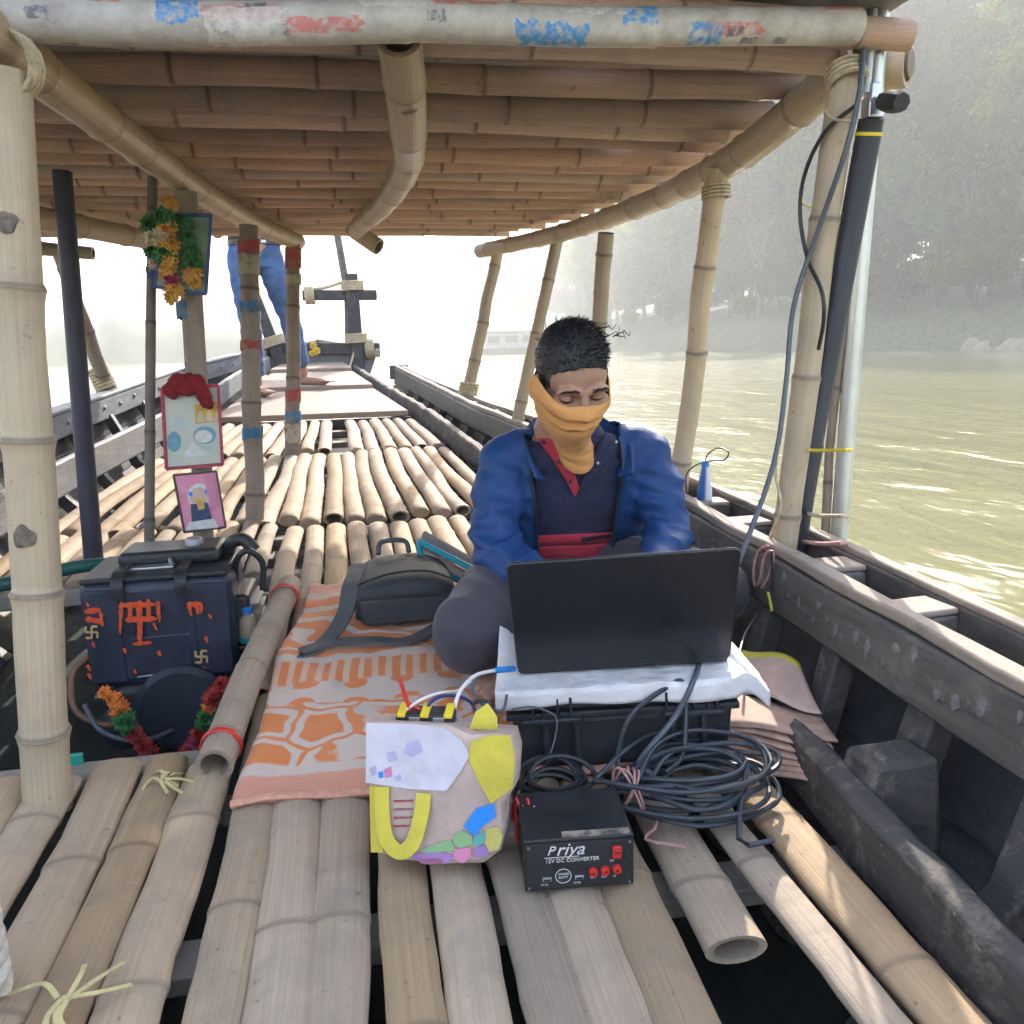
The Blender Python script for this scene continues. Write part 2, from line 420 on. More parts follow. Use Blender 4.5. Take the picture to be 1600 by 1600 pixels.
def tree_meshes(seed, H, spread, nleaf, leafsize, trunk_frac=.3, bare=False, droop=0.0):
    rnd = random.Random(seed); tips = []; mb = MB()
    def branch(p, d, L, r, depth):
        n = 4; pts = [p]; rad = [r]
        for k in range(n):
            d = (d + V(rnd.uniform(-.22,.22), rnd.uniform(-.22,.22), rnd.uniform(-.08,.2)-droop*.15*depth)).normalized()
            p = p + d*(L/n); pts.append(p); rad.append(r*(1-.55*(k+1)/n))
        mb.tube(pts, rad, 7 if depth == 0 else 5 if depth == 1 else 4)
        if depth >= 2: tips.extend(pts[2:])
        elif depth == 1: tips.append(pts[-1])
        if depth < 3:
            kids = [6, 5, 3][depth] + rnd.randint(-1, 1)
            for c in range(kids):
                tt = rnd.uniform(.35, 1.0) if depth else rnd.uniform(.55, 1.0)
                i = min(n-1, int(tt*n)); q = pts[i].lerp(pts[i+1], tt*n-i)
                a = rnd.uniform(0, 2*PI); el = rnd.uniform(.15, .95)
                dd = V(math.cos(a)*math.cos(el)*spread, math.sin(a)*math.cos(el)*spread, math.sin(el)).normalized()
                branch(q, (dd + d*.4).normalized(), L*rnd.uniform(.42, .62) if depth else H*rnd.uniform(.26, .42), rad[i]*rnd.uniform(.4, .6), depth+1)
    branch(V(0,0,-.3), V(rnd.uniform(-.08,.08), rnd.uniform(-.08,.08), 1).normalized(), H*(trunk_frac+.28), H*.020, 0)
    trunk = mb
    lf = MB()
    if not bare:
        vs = []; fs = []
        for k in range(nleaf):
            c = rnd.choice(tips) + V(rnd.gauss(0,1), rnd.gauss(0,1), rnd.gauss(0,.75))*(H*.038)
            n = V(rnd.gauss(0,1), rnd.gauss(0,1), rnd.gauss(.6,1)).normalized(); x = n.orthogonal().normalized(); y = n.cross(x)
            a = rnd.uniform(0, 2*PI); x, y = x*math.cos(a)+y*math.sin(a), y*math.cos(a)-x*math.sin(a)
            s = leafsize*rnd.uniform(.55, 1.3); o = len(vs)
            vs += [c-x*s, c-y*s*.5+n*s*.12, c+x*s, c+y*s*.5-n*s*.08]; fs.append((o, o+1, o+2, o+3))
        lf.add(vs, fs)
    return trunk.mesh('trunk'), (lf.mesh('crown', smooth=False) if not bare else None)

TREES = [tree_meshes(11, 19, 1.0, 20000, .33, .22), tree_meshes(12, 23, .85, 22000, .35, .24), tree_meshes(13, 16, 1.15, 16000, .30, .15, droop=.6), tree_meshes(14, 25, .75, 22000, .36, .28)]
BUSH = [tree_meshes(21, 4.0, 1.4, 5000, .15, .05), tree_meshes(22, 5.5, 1.3, 6000, .16, .08)]
DEAD = [tree_meshes(31, 15, 1.0, 0, .1, .35, bare=True), tree_meshes(32, 12, .8, 0, .1, .4, bare=True)]
def bank_ground(x, y):
    x0 = 37.5 + 2.0*math.sin(y*.045) + 1.2*math.sin(y*.13+1) - max(0, y-220)*.10
    s = math.sqrt(max(0, (x-x0)/70)); return WATER_Z - .9 + 2.6*min(1, s*6.0) + 12.0*max(0, s-.12), x0
def place_tree(kind, meshes, x_off, y, sc, rz, label, group, mats):
    z, x0 = bank_ground(0, y); x = x0 + x_off; z, _ = bank_ground(x, y)
    o = thing(kind, label, 'tree' if 'tree' in kind else 'bush', (x, y, z-.1), (0, 0, rz), group); o.scale = (sc, sc, sc)
    link('trunk', meshes[0], mats[0], o)
    if meshes[1]: link('crown', meshes[1], mats[1], o)
    return o
rnd = random.Random(77)
k = 0
LBL = ['tall hazy green tree in the front row along the far river bank', 'tall hazy tree in the second row on the far river bank', 'tallest hazy trees at the back of the far river bank']
for row, (o0, o1, s0, s1) in enumerate(((4.5, 8, .72, 1.0), (11, 16, .95, 1.2), (19, 29, 1.1, 1.38))):
    y = 26.0 + row*1.7; v = row
    while y < 300:
        place_tree('river_bank_tree', TREES[v % 4], rnd.uniform(o0, o1), y, rnd.uniform(s0, s1), rnd.uniform(0, 6.28), LBL[row], ['front row of trees on the bank', 'second row of trees on the bank', 'back row of trees on the bank'][row], ('bark', 'leaf'))
        v += rnd.choice((1, 1, 2, 3)); y += (5.6 + row*1.3)*rnd.uniform(.8, 1.25)*(1 if y < 75 else 1.5 if y < 130 else 3)
for y in [26,28,30,31.5,33,35,36.5,38.5,40,42,44,46,47.5,50,52,54,56,58.5,61,64,66,69,72,75,78,85,93,102,112,124,138,155,175,200]:
    place_tree('river_bank_bush', BUSH[k % 2], rnd.uniform(1.8, 6.5), y+rnd.uniform(-1, 1), rnd.uniform(.7, 1.5), rnd.uniform(0, 6.28),
               'low hazy bush at the water edge of the far bank', 'bushes along the water edge', ('bark', 'leaf')); k += 1
y = 26.0
while y < 190:
    place_tree('river_bank_bush', BUSH[k % 2], rnd.uniform(7, 18), y, rnd.uniform(1.5, 2.4), rnd.uniform(0, 6.28),
               'large hazy shrub growing under the trees of the far bank', 'undergrowth shrubs on the bank', ('bark', 'leaf')); k += 1; y += rnd.uniform(2.2, 3.6)*(1 if y < 80 else 1.8)
for (y, xo, s) in [(38,3.4,.9),(46,5,1.1),(59,4,.9)]:
    place_tree('river_bank_bush', BUSH[k % 2], xo, y, s, rnd.uniform(0, 6.28), 'dry brown bush among the green ones on the far bank', 'dry brown bushes on the bank', ('bark', 'leaf_dry')); k += 1
for i, (y, xo, s) in enumerate([(112, -1.0, 1.0), (92, 1.0, .9), (76, 1.5, .85)]):
    place_tree('dead_tree', DEAD[i % 2], xo+2, y, s, i*1.7+.6, ['bare dead tree with spreading branches seen between the two far canopy posts', 'bare dead tree to the right of the seated man head, beyond the water', 'slim bare tree on the bank left of the tall canopy post'][i], 'bare trees on the bank', ('bark_pale', None))
# hazy moored barge under the far trees
simple('barge_paint', (.30,.33,.34), .8, 0, .3, 1.5)
simple('barge_dark', (.06,.07,.08), .8, 0, .3, 1.5)
bp = atZ(800, 548, WATER_Z); dist = 105; d = ray(800, 540); d.z = 0; d.normalize(); c0 = CAM + d*dist; c0.z = WATER_Z
o = thing('moored_barge', 'pale hazy houseboat moored under the far trees, left of the seated man', 'boat', c0, (0, 0, math.radians(-12))); o.scale = (.75,.75,.75)
mb = MB(); mb.hexa([V(-5,-2,-.3), V(5,-2,-.3), V(5,2,-.3), V(-5,2,-.3), V(-5.6,-2.2,1.0), V(5.6,-2.2,1.0), V(5.6,2.2,1.0), V(-5.6,2.2,1.0)]); mb.build('hull', 'barge_dark', o, bevel=.08)
mb = MB(); mb.box((0,0,2.3), (9,3.6,2.6)); mb.build('cabin', 'barge_paint', o, bevel=.05)
for k in range(3):
    mb = MB(); mb.box((-3+3*k,-1.83,2.5), (2.0,.1,1.1)); mb.build('window', 'barge_dark', o)
mb = MB(); mb.box((0,0,3.75), (10.4,4.4,.25)); mb.build('roof', 'barge_paint', o, bevel=.05)
for k in range(4):
    mb = MB(); mb.tube([(-4.6+3.07*k,-1.9,3.8), (-4.6+3.07*k,-1.9,4.8)], .06, 6); mb.build('railing_post', 'barge_paint', o)
mb = MB(); mb.tube([(-4.7,-1.9,4.8), (4.7,-1.9,4.8)], .06, 6); mb.build('handrail', 'barge_paint', o)

# ------------------------------------------------------------------ haze: real air round everything
def haze():
    mb = MB(); mb.box((0, 300, 24.5), (1400, 1400, 57))   # bottom at z=-4, top 53
    o = mb.build('haze', 'river_water', smooth=False); o.data.materials.clear()
    m = bpy.data.materials.new('haze_air'); m.use_nodes = True; nt = m.node_tree
    for n in list(nt.nodes):
        if n.type != 'OUTPUT_MATERIAL': nt.nodes.remove(n)
    pv = nt.nodes.new('ShaderNodeVolumePrincipled'); pv.inputs['Color'].default_value = (.94, .945, .92, 1); pv.inputs['Density'].default_value = HAZE; pv.inputs['Anisotropy'].default_value = .05
    nt.links.new(pv.outputs[0], nt.nodes['Material Output'].inputs['Volume'])
    o.data.materials.append(m); tag(o, 'pale misty air hanging over the river', kind='stuff')
HAZE = .0040
haze()

# ================================================================== BOAT
def prof(tab):
    ks = [a for a, b in tab]; vs = [b for a, b in tab]
    return lambda y: float(np.interp(y, ks, vs))
RX = prof([(-2,.80),(.6,.85),(2,.85),(3,.80),(3.76,.70),(4.5,.62),(7,.316),(7.6,.2)])
RZ = prof([(-2,.25),(.8,.25),(2,.285),(3,.325),(3.76,.365),(4.5,.39),(7,.56),(7.6,.62)])
LX = prof([(-2,-1.55),(2,-1.6),(3,-1.53),(4,-1.447),(6,-1.256),(7.2,-.93),(7.6,-.82)])
LZ = prof([(-2,.30),(2,.34),(3,.38),(4,.446),(6,.606),(7.6,.75)])
DR = prof([(-2,.60),(.6,.62),(1.2,.665),(2,.64),(2.6,.58),(3.6,.47),(4.6,.35),(5.9,.12),(7.2,-.1)])
DL = prof([(-2,-1.0),(1.4,-1.15),(2.5,-1.15),(3.2,-1.1),(4.1,-.98),(4.95,-.86),(6,-.82),(7.2,-.70)])
boat = thing('wooden_boat', 'dark wooden river boat with a bamboo slat deck, seen from its stern', 'boat', (0,0,0))
YS = [-1.6,-.8,0,.4,.8,1.2,1.6,2,2.5,3,3.5,4,4.5,5,5.5,6,6.5,7,7.3]
rnd = random.Random(5)
def part(mb, name, mat, label=None, **kw):
    o = mb.build(name, mat, kw.pop('parent', boat), **kw)
    if label: o['label'] = label
    return o
# hull planking, outside faces leaning in to the floor: four strakes a side
for side in (1, -1):
    XF = (lambda y: RX(y)+.17*min(1, max(.25, (7.4-y)/4))) if side > 0 else (lambda y: LX(y)-.03)
    ZF = (lambda y: RZ(y)-.03) if side > 0 else (lambda y: LZ(y)-.01)
    for k in range(4):
        vs = []; n = len(YS)
        for y in YS:
            for q in (k, k+1):
                tt = q/4; zb = -.30 + max(0, y-4.5)*.10
                z = lerp(zb, ZF(y), tt); inn = (1-tt)**1.6*.42*side*min(1, max(.2, (8-y)/4))
                x = XF(y) - inn
                vs.append(V(x + .006*side*(k % 2), y, z + (.004 if q == k else -.004)))
        vs2 = [v + V(.028*side, 0, 0) for v in vs]; m = 2*n; fs = []
        for i in range(n-1):
            a, b, c, d = 2*i, 2*i+1, 2*i+3, 2*i+2
            fs += [(a,b,c,d), (a+m,d+m,c+m,b+m), (b,b+m,c+m,c), (a,d,d+m,a+m)]
        mb = MB(); mb.add(vs+vs2, fs); part(mb, 'hull_plank', 'hull_inside')
mb = MB(); vs = []
for y in YS: 
    zb = -.235 + max(0, y-4.5)*.10; vs += [V(LX(y)-.05+.3, y, zb), V(RX(y)+.1-.25, y, zb)]
mb.add(vs, [(2*i, 2*i+1, 2*i+3, 2*i+2) for i in range(len(YS)-1)]); part(mb, 'hull_floor', 'bilge')
mb = MB(); mb.hexa([V(-1.55,-1.66,-.3), V(.85,-1.66,-.3), V(.85,-1.6,-.3), V(-1.55,-1.6,-.3), V(-1.6,-1.7,.24), V(.95,-1.7,.24), V(.95,-1.62,.24), V(-1.6,-1.62,.24)]); part(mb, 'transom', 'tar_wood')
# right gunwale: inner rail, outer rail, spacer blocks with pale worn tops
YR = [y for y in YS if y <= 7.05]
def wob(y, s, a=.004): return a*noise.noise(V(y*3.1, s, 0))
YRf = [(-1.6 + i*.1) for i in range(87)]
mb = MB(); mb.strip([V(RX(y)+wob(y,1), y, RZ(y)-.058) for y in YRf], .042, .112); part(mb, 'inner_rail', 'rail_wood', bevel=.006)
mb = MB(); mb.strip([V(RX(y)+.004+wob(y,2,.006), y, RZ(y)+.0105+wob(y,3,.005)) for y in YRf if y < 2.1 or True], [.036+.014*noise.noise(V(y*5,7,0)) for y in YRf], .022); part(mb, 'rail_cap', 'rail_top', 'worn pale top of the inner rail', bevel=.005)
OW = lambda y: .155*min(1, max(.35, (7.4-y)/4.2))
mb = MB(); mb.strip([V(RX(y)+OW(y)+wob(y,4), y, RZ(y)-.07) for y in YRf], .035, .15); part(mb, 'outer_rail', 'rail_wood', bevel=.006)
mb = MB(); mb.strip([V(RX(y)+OW(y)+wob(y,5,.005), y, RZ(y)+.011) for y in YRf], .030, .014); part(mb, 'rail_cap', 'rail_top', 'worn pale top of the outer rail', bevel=.004)
for y in [.55,.86,1.18,1.44,1.82,2.05,2.4,2.75,3.1,3.5,3.9,4.3,4.7,5.1,5.5,5.9,6.3]:
    mb = MB(); ww = OW(y)-.042
    mb.box((RX(y)+OW(y)/2, y, RZ(y)-.05), (ww, .085 if y < 2.5 else .06, .08), Euler((0,0,rnd.uniform(-.15,.15))).to_matrix()); part(mb, 'rail_block', 'rail_wood', bevel=.008)
    mb = MB(); mb.box((RX(y)+OW(y)/2, y, RZ(y)-.004), (ww*.97, .08 if y < 2.5 else .055, .012), Euler((0,0,rnd.uniform(-.1,.1))).to_matrix()); part(mb, 'block_top', 'rail_top', bevel=.004)
# nail heads along the inner rail
for k in range(24):
    y = .62 + k*.13 + rnd.uniform(-.045,.045)
    mb = MB(); nr_ = rnd.uniform(.006,.010); mb.lathe([(nr_,0),(nr_*.95,.002),(nr_*.5,.004)], 10, Matrix.Translation((RX(y)-.0215, y, RZ(y)-.045+rnd.uniform(-.028,.022))) @ Matrix.Rotation(-PI/2, 4, 'Y')); part(mb, 'nail_head', 'rail_wood')
# old paint dabs on the rail face
simple('paint_dab', (.20,.19,.19), .8, 0, .4, 60)
for k in range(26):
    y = .60 + k*.05 + rnd.uniform(-.02,.02); z = RZ(y)-.045+rnd.uniform(-.03,.025); w = rnd.uniform(.004,.010); h = rnd.uniform(.008,.022); n = 9; mb = MB()
    poly = [(y + w*math.cos(2*PI*q/n)*rnd.uniform(.5,1.1), z + h*math.sin(2*PI*q/n)*rnd.uniform(.5,1.1)) for q in range(n)]; x = RX(y)-.0225
    mb.add([V(x-.0012, a, b) for a, b in poly] + [V(x+.004, a, b) for a, b in poly], [tuple(range(n))] + [(q, (q+1) % n, (q+1) % n+n, q+n) for q in range(n)]); part(mb, 'paint_dab', 'paint_dab', smooth=False)
# ribs, right side: slanted timbers from floor to rail
for k, y in enumerate([.25,.52,.80,1.04,1.30,1.55,1.85,2.15,2.5,2.85,3.2,3.55,3.9,4.25,4.6,4.95,5.3,5.65,6.0,6.35]):
    mb = MB(); w = rnd.uniform(.05,.07); j = rnd.uniform(-.03,.03)
    zb = -.235 + max(0, y-4.5)*.10; xo = RX(y)+.10*min(1,(7.4-y)/4)
    mb.strip([V(xo-.34, y+j, zb+.02), V(xo-.13, y+j*.6, lerp(zb, RZ(y), .45)), V(RX(y)+.045, y, RZ(y)-.02)], .05, w, V(0,1,0)); part(mb, 'rib', 'muddy_wood', bevel=.006)
# short knee block leaning on the rib
mb = MB(); mb.hexa([V(.70,.98,-.06), V(.83,.95,-.06), V(.83,1.03,-.06), V(.70,1.06,-.06), V(.725,.985,.085), V(.815,.955,.105), V(.815,1.03,.105), V(.725,1.06,.085)]); part(mb, 'knee_block', 'muddy_wood', bevel=.01)
# stringers beside the deck
YD = [(-1.6 + i*.15) for i in range(60)]
YDf = [-1.6+i*.05 for i in range(176)]
mb = MB(); mb.strip([V(DR(y)+.050+.008*noise.noise(V(y*6,1,0)), y, deckz(y)+.004+.006*noise.noise(V(y*5,4,0))) for y in YDf if y < 7.2], [.046+.012*noise.noise(V(y*9,8,0)) for y in YDf if y < 7.2], [.105+.022*noise.noise(V(y*8,3,0)) for y in YDf if y < 7.2]); part(mb, 'stringer', 'muddy_wood', bevel=.010)
mb = MB(); mb.strip([V(DL(y)-.035+wob(y,8,.008), y, deckz(y)+.09) for y in YD if 1.5 < y < 7.2], .03, .13); part(mb, 'stringer', 'blue_grey_wood', bevel=.008)
# left gunwale
mb = MB(); mb.strip([V(LX(y)+.02, y, LZ(y)-.055) for y in YRf], .04, .11); part(mb, 'inner_rail', 'blue_grey_wood', bevel=.006)
mb = MB(); mb.strip([V(LX(y), y, LZ(y)+.012) for y in YRf], .09, .02); part(mb, 'rail_cap', 'blue_grey_wood', bevel=.005)
for k in range(18):
    y = 3.3 + k*.22
    mb = MB(); mb.lathe([(.013,0),(.012,.004),(.006,.008)], 8, Matrix.Translation((LX(y)+.0405, y, LZ(y)-.05+rnd.uniform(-.012,.012))) @ Matrix.Rotation(PI/2, 4, 'Y')); part(mb, 'nail_head', 'dull_steel')
for y in [2.2,2.6,3.0,3.4,3.8,4.25,4.7,5.2,5.7,6.2]:
    mb = MB(); zb = -.235 + max(0, y-4.5)*.1
    mb.strip([V(LX(y)+.42, y, zb+.02), V(LX(y)+.14, y, lerp(zb, LZ(y), .5)), V(LX(y)+.02, y, LZ(y)-.1)], .05, .06, V(0,1,0)); part(mb, 'rib', 'blue_grey_wood' if 3.1 < y < 3.7 else 'tar_wood', bevel=.006)

# ------------------------------------------------------------------ bamboo
def bamboo(mb, pts, r0, r1, seed, spacing=.24, n=12, squash=1.0, hollow=True, knuckle=.09, wobble=.0, rough=.0, rings=2):
    """a jointed bamboo stem along pts; nodes get a raised ring"""
    rg = random.Random(seed); pts = [Vector(p) for p in pts]
    seg = [(pts[i+1]-pts[i]).length for i in range(len(pts)-1)]; L = sum(seg)
    def P(s):
        s = min(max(s, 0), L); i = 0
        while i < len(seg)-1 and s > seg[i]: s -= seg[i]; i += 1
        return pts[i].lerp(pts[i+1], s/max(seg[i], 1e-6))
    nodes = []; s = rg.uniform(.3, .9)*spacing
    while s < L-.03: nodes.append(s); s += spacing*rg.uniform(.78, 1.25)
    st = [(0, 1.0, 0.0)]; prev = 0
    for nd in nodes:
        a = prev+.025 if prev else .03
        if nd-.03 > a:
            for q in range(rings): st.append((lerp(a, nd-.03, (q+.7)/(rings+.4)), 1-.03*rg.random(), .0))
        st += [(nd-.022, 1.0, .02), (nd-.007, 1+knuckle*.6, .10), (nd-.002, 1+knuckle, .7), (nd+.003, 1+knuckle*.5, 1.0), (nd+.008, .985, .15), (nd+.02, .98, .03)]
        prev = nd
    st += [(L-.02 if L-.02 > st[-1][0] else L*.999, 1.0, 0.0), (L, 1.0, .1)]
    ph = rg.uniform(0, 50); ps = []; rs = []; nb = []
    for s, k, b in st:
        p = P(s)
        if wobble: p = p + V(noise.noise(V(s*2.6, ph, 0)), noise.noise(V(s*2.6, ph, 9))*.4, noise.noise(V(s*2.6, ph, 20))*.5)*wobble
        ps.append(p); rs.append(lerp(r0, r1, s/L)*k); nb.append(b)
    if hollow:
        d0 = (ps[0]-ps[1]).normalized(); d1 = (ps[-1]-ps[-2]).normalized()
        ps = [ps[0]-d0*.16, ps[0]-d0*.001, ps[0]] + ps[1:-1] + [ps[-1], ps[-1]-d1*.001, ps[-1]-d1*.16]
        rs = [rs[0]*.6, rs[0]*.72, rs[0]] + rs[1:-1] + [rs[-1], rs[-1]*.72, rs[-1]*.6]
        nb = [1, .6, 0] + nb[1:-1] + [0, .6, 1]  # shade inside hollow ends painted in: inner rings take the dark node colour
    else:
        d0 = (ps[0]-ps[1]).normalized(); d1 = (ps[-1]-ps[-2]).normalized()
        ps = [ps[0]+d0*.006] + ps + [ps[-1]+d1*.006]; rs = [rs[0]*.82] + rs + [rs[-1]*.82]; nb = [.5] + nb + [.5]
    i0 = len(mb.v); mb.tube(ps, rs, n, True, nb, squash)
    if rough:                                        # worn, uneven outline
        for j in range(len(ps)):
            for k in range(n):
                q = Vector(mb.v[i0+j*n+k]); c = ps[j]; w = 1 + rough*(noise.noise(V(q.x*9+ph, q.y*6, q.z*9)) + .6*noise.noise(V(q.x*26+ph, q.y*17, q.z*26)))
                mb.v[i0+j*n+k] = tuple(c + (q-c)*w)
    return mb

def lashing(mb, c, axis, r, turns=5, pitch=.009, rr=.0045, seed=0):
    axis = Vector(axis).normalized(); x = axis.orthogonal().normalized(); y = axis.cross(x); rg = random.Random(seed); pts = []
    N = turns*14
    for i in range(N+1):
        a = 2*PI*i/14; q = Vector(c) + axis*((i/14-turns/2)*pitch + .002*math.sin(a+seed)) + (x*math.cos(a)+y*math.sin(a))*(r+rr*.7)
        pts.append(q)
    mb.tube(pts, rr, 5); return mb

def deck_section(y0, y1, xl, xr, w, seed, r=.042, skip=(), wob=.012, group=None, yoff=None, bend=.0, spacing=.26):
    """cross battens with bamboo poles tied over them"""
    rg = random.Random(seed); bm = MB()
    for q in (.12, .5, .88):
        y = lerp(y0, y1, q); bm.box(((xl(y)+xr(y))/2, y, deckz(y)-1.5*r-.014), (xr(y)-xl(y)+.06, .055, .03), Euler((math.atan(.09) if y > 1.2 else 0, 0, 0)).to_matrix())
    sec = part(bm, 'deck_section', 'batten_wood', bevel=.004)
    ym = (y0+y1)/2; n = int(round((xr(ym)-xl(ym))/w))
    for i in range(n):
        f = (i+.5)/n; rr = r*rg.uniform(.82, 1.08)
        if any(a < f < b for a, b in skip): continue
        ya = y0 + rg.uniform(-.03, .035); yb = y1 + rg.uniform(-.035, .03)
        pts = []; ph = rg.uniform(0, 20); bd = rg.gauss(0, bend); kink = rg.uniform(.3,.7); up = rg.uniform(-.006,.004)
        for k in range(9):
            tt = k/8; y = lerp(ya, yb, tt); x = lerp(xl(y), xr(y), f)
            x += wob*noise.noise(V(tt*2.2, ph, seed)) + bd*(1-abs(tt-kink)/max(kink,1-kink)) 
            pts.append(V(x, y, deckz(y)-rr*.68+up+.004*noise.noise(V(tt*3, ph, 5))))
        mb = MB(); bamboo(mb, pts, rr*1.12, rr*rg.uniform(.98, 1.12), seed*100+i, spacing, 12, .66, i % 3 == 0, .06, 0, .05, 3)
        mb.build('bamboo_pole', 'bamboo_deck', sec)
    return sec
# near section, built pole by pole
secA = part(MB().box((-.1, .52, -.072), (1.66, .06, .03)).box((-.1, .98, -.073), (1.66, .07, .03)).box((-.1, 1.35, -.071), (1.66, .06, .03)).box((-.1, 0, -.072), (1.6, .06, .03)), 'deck_section', 'batten_wood', bevel=.004)
A = []   # (x far, x near(y=.7), y far, y near, r)
x = -1.02
rg = random.Random(9)
while x < .30:
    r = rg.uniform(.034, .042)
    yf = 1.40 + rg.uniform(-.02, .03) if x < -.27 else 1.62 + rg.uniform(-.03,.03)
    A.append((x, x + rg.uniform(-.012, .012), yf, -.9, r)); x += 2*r + rg.choice([-.002,.0,.003,.009])
A += [(.345, .310, 1.62, -.4, .043), (.44, .415, 1.6, .80, .044), (.515, .52, 1.6, -.6, .029), (.605, .60, 1.62, -.6, .040)]
for i, (xf, xn, yf, yn, r) in enumerate(A):
    pts = []
    for k in range(12):
        tt = k/11; y = lerp(yf, yn, tt); s = (1.4-y)/.7
        pts.append(V(lerp(xf, xn, s) + .008*noise.noise(V(y*2.5, i*3.3, 1)), y, deckz(y)-r*.46-.002+.004*noise.noise(V(y*2, i*2.1, 4))))
    mb = MB(); bamboo(mb, pts, r, r*.95, 900+i, .36, 20, .46, yn == .80, .05, 0, .10, 7); o = mb.build('bamboo_pole', 'bamboo_deck', secA)
# timber across the engine well and its posts
mb = MB(); mb.beam((-1.05,1.44,-.04), (-.30,1.44,-.04), .06, .07); part(mb, 'well_beam', 'batten_wood', bevel=.008)
mb = MB(); mb.beam((-1.1,2.36,.06), (.62,2.36,.06), .06, .05); part(mb, 'well_beam', 'batten_wood', bevel=.008)
deck_section(1.62, 2.76, lambda y: -.285, lambda y: DR(y)-.01, .077, 3, .034, wob=.012, bend=.004)
deck_section(2.34, 2.84, lambda y: DL(y)+.02, lambda y: -.30, .070, 4, .031, wob=.01)
deck_section(2.85, 3.94, lambda y: DL(y)+.02, lambda y: DR(y)-.01, .073, 5, .032, wob=.014, bend=.010, skip=((.475,.495),), spacing=.26)
deck_section(3.99, 4.80, lambda y: DL(y)+.03, lambda y: DR(y)-.01, .074, 6, .032, wob=.008, bend=.004, skip=((.585,.65),), spacing=.3)
# single thick pole edging the engine well
mb = MB(); bamboo(mb, [V(-.285,1.33,.028), V(-.265,1.6,.065), V(-.235,1.9,.096), V(-.215,2.12,.112)], .033, .030, 55, .2, 18, 1.0, True, .05, 0, .03, 4)
part(mb, 'bamboo_pole', 'bamboo_deck', 'thick bamboo pole tied with red string along the engine well')
for k, (p, tt) in enumerate([((-.2815,1.385,.036), 0), ((-.222,2.03,.106), 1)]):
    mb = MB(); lashing(mb, p, (.09,1,.11), .0335, 3, .004, .0022, k); part(mb, 'red_string', 'red_plastic')
# bow platform: wide boards in three rises
for (y0, y1, dz) in ((4.86, 5.86, .03), (5.90, 6.75, .055), (6.79, 7.28, .08)):
    nb_ = 1
    mb = MB(); a0, a1, b0, b1 = DL(y0)+.03, DL(y1)+.05, DR(y0)-.03, DR(y1)-.03; z0, z1 = deckz(y0)+dz, deckz(y1)+dz; h = .035
    mb.hexa([V(a0,y0,z0-h), V(b0,y0,z0-h), V(b1,y1,z1-h), V(a1,y1,z1-h), V(a0,y0,z0), V(b0,y0,z0), V(b1,y1,z1), V(a1,y1,z1)])
    part(mb, 'bow_platform', 'platform_wood', bevel=.006)
mb = MB(); mb.beam((DL(4.84)+.0,4.84,deckz(4.84)-.06), (DR(4.84)-.02,4.84,deckz(4.84)-.06), .03, .11); part(mb, 'cross_beam', 'tar_wood')
# bow frame
mb = MB(); mb.beam((-.90,7.3,.752), (.19,7.3,.728), .10, .10); part(mb, 'cross_beam', 'tar_wood', bevel=.01)
mb = MB(); mb.beam((-.44,7.3,1.19), (.19,7.3,1.185), .075, .085); part(mb, 'cross_beam', 'tar_wood', bevel=.01)
mb = MB(); mb.beam((-.005,7.26,.45), (-.02,7.26,1.36), .11, .11, V(0,1,0)); part(mb, 'bow_post', 'tar_wood', bevel=.01)
mb = MB(); mb.beam((-.62,7.26,.5), (-.86,7.2,1.30), .10, .10, V(0,1,0)); part(mb, 'bow_post', 'tar_wood', bevel=.01)
mb = MB(); mb.tube([(-.08,7.4,.75), (-.06,7.4,1.2), (-.16,7.4,2.1)], .032, 8); part(mb, 'bow_pole', 'rail_wood')
for (c, ax, r, s) in (((-.01,7.26,.82), (0,0,1), .085, 1), ((-.015,7.27,1.26), (0,0,1), .085, 2), ((-.70,7.24,.81), (-.25,0,1), .085, 3), ((.10,7.3,.73), (1,0,0), .075, 4), ((-.38,7.3,1.19), (1,0,0), .065, 5)):
    mb = MB(); lashing(mb, c, ax, r, 5, .016, .009, s); part(mb, 'lashing', 'rope')
mb = MB(); mb.tube(curve_pts([(-.42,7.28,1.24), (-.25,7.28,1.25), (-.05,7.28,1.31)]), .014, 6); part(mb, 'bow_rope', 'rope'); mb = MB(); mb.tube(curve_pts([(-.02,7.22,.80), (-.05,7.2,.66), (-.08,7.1,.58)]), .009, 6); part(mb, 'bow_rope', 'rope')
# stem: planks closing to the bow tip
mb = MB(); mb.hexa([V(-.78,7.3,.3), V(.02,7.3,.3), V(-.36,8.5,.62), V(-.44,8.5,.62), V(-.82,7.32,.72), V(.18,7.32,.70), V(-.36,8.5,.80), V(-.44,8.5,.80)]); part(mb, 'bow_tip', 'blue_grey_wood', bevel=.02)
for s, (a, b) in enumerate(((V(-.80,7.2,.70), V(-.40,8.55,.81)), (V(.17,7.2,.69), V(-.40,8.55,.81)))):
    mb = MB(); mb.beam(a, b, .05, .07); part(mb, 'bow_rail', 'rail_top', bevel=.008)
# stub where the raised right rail ends
mb = MB(); mb.box((RX(7.05)+.03, 7.08, RZ(7.05)-.04), (.16, .05, .12)); part(mb, 'rail_end', 'rail_wood', bevel=.006)

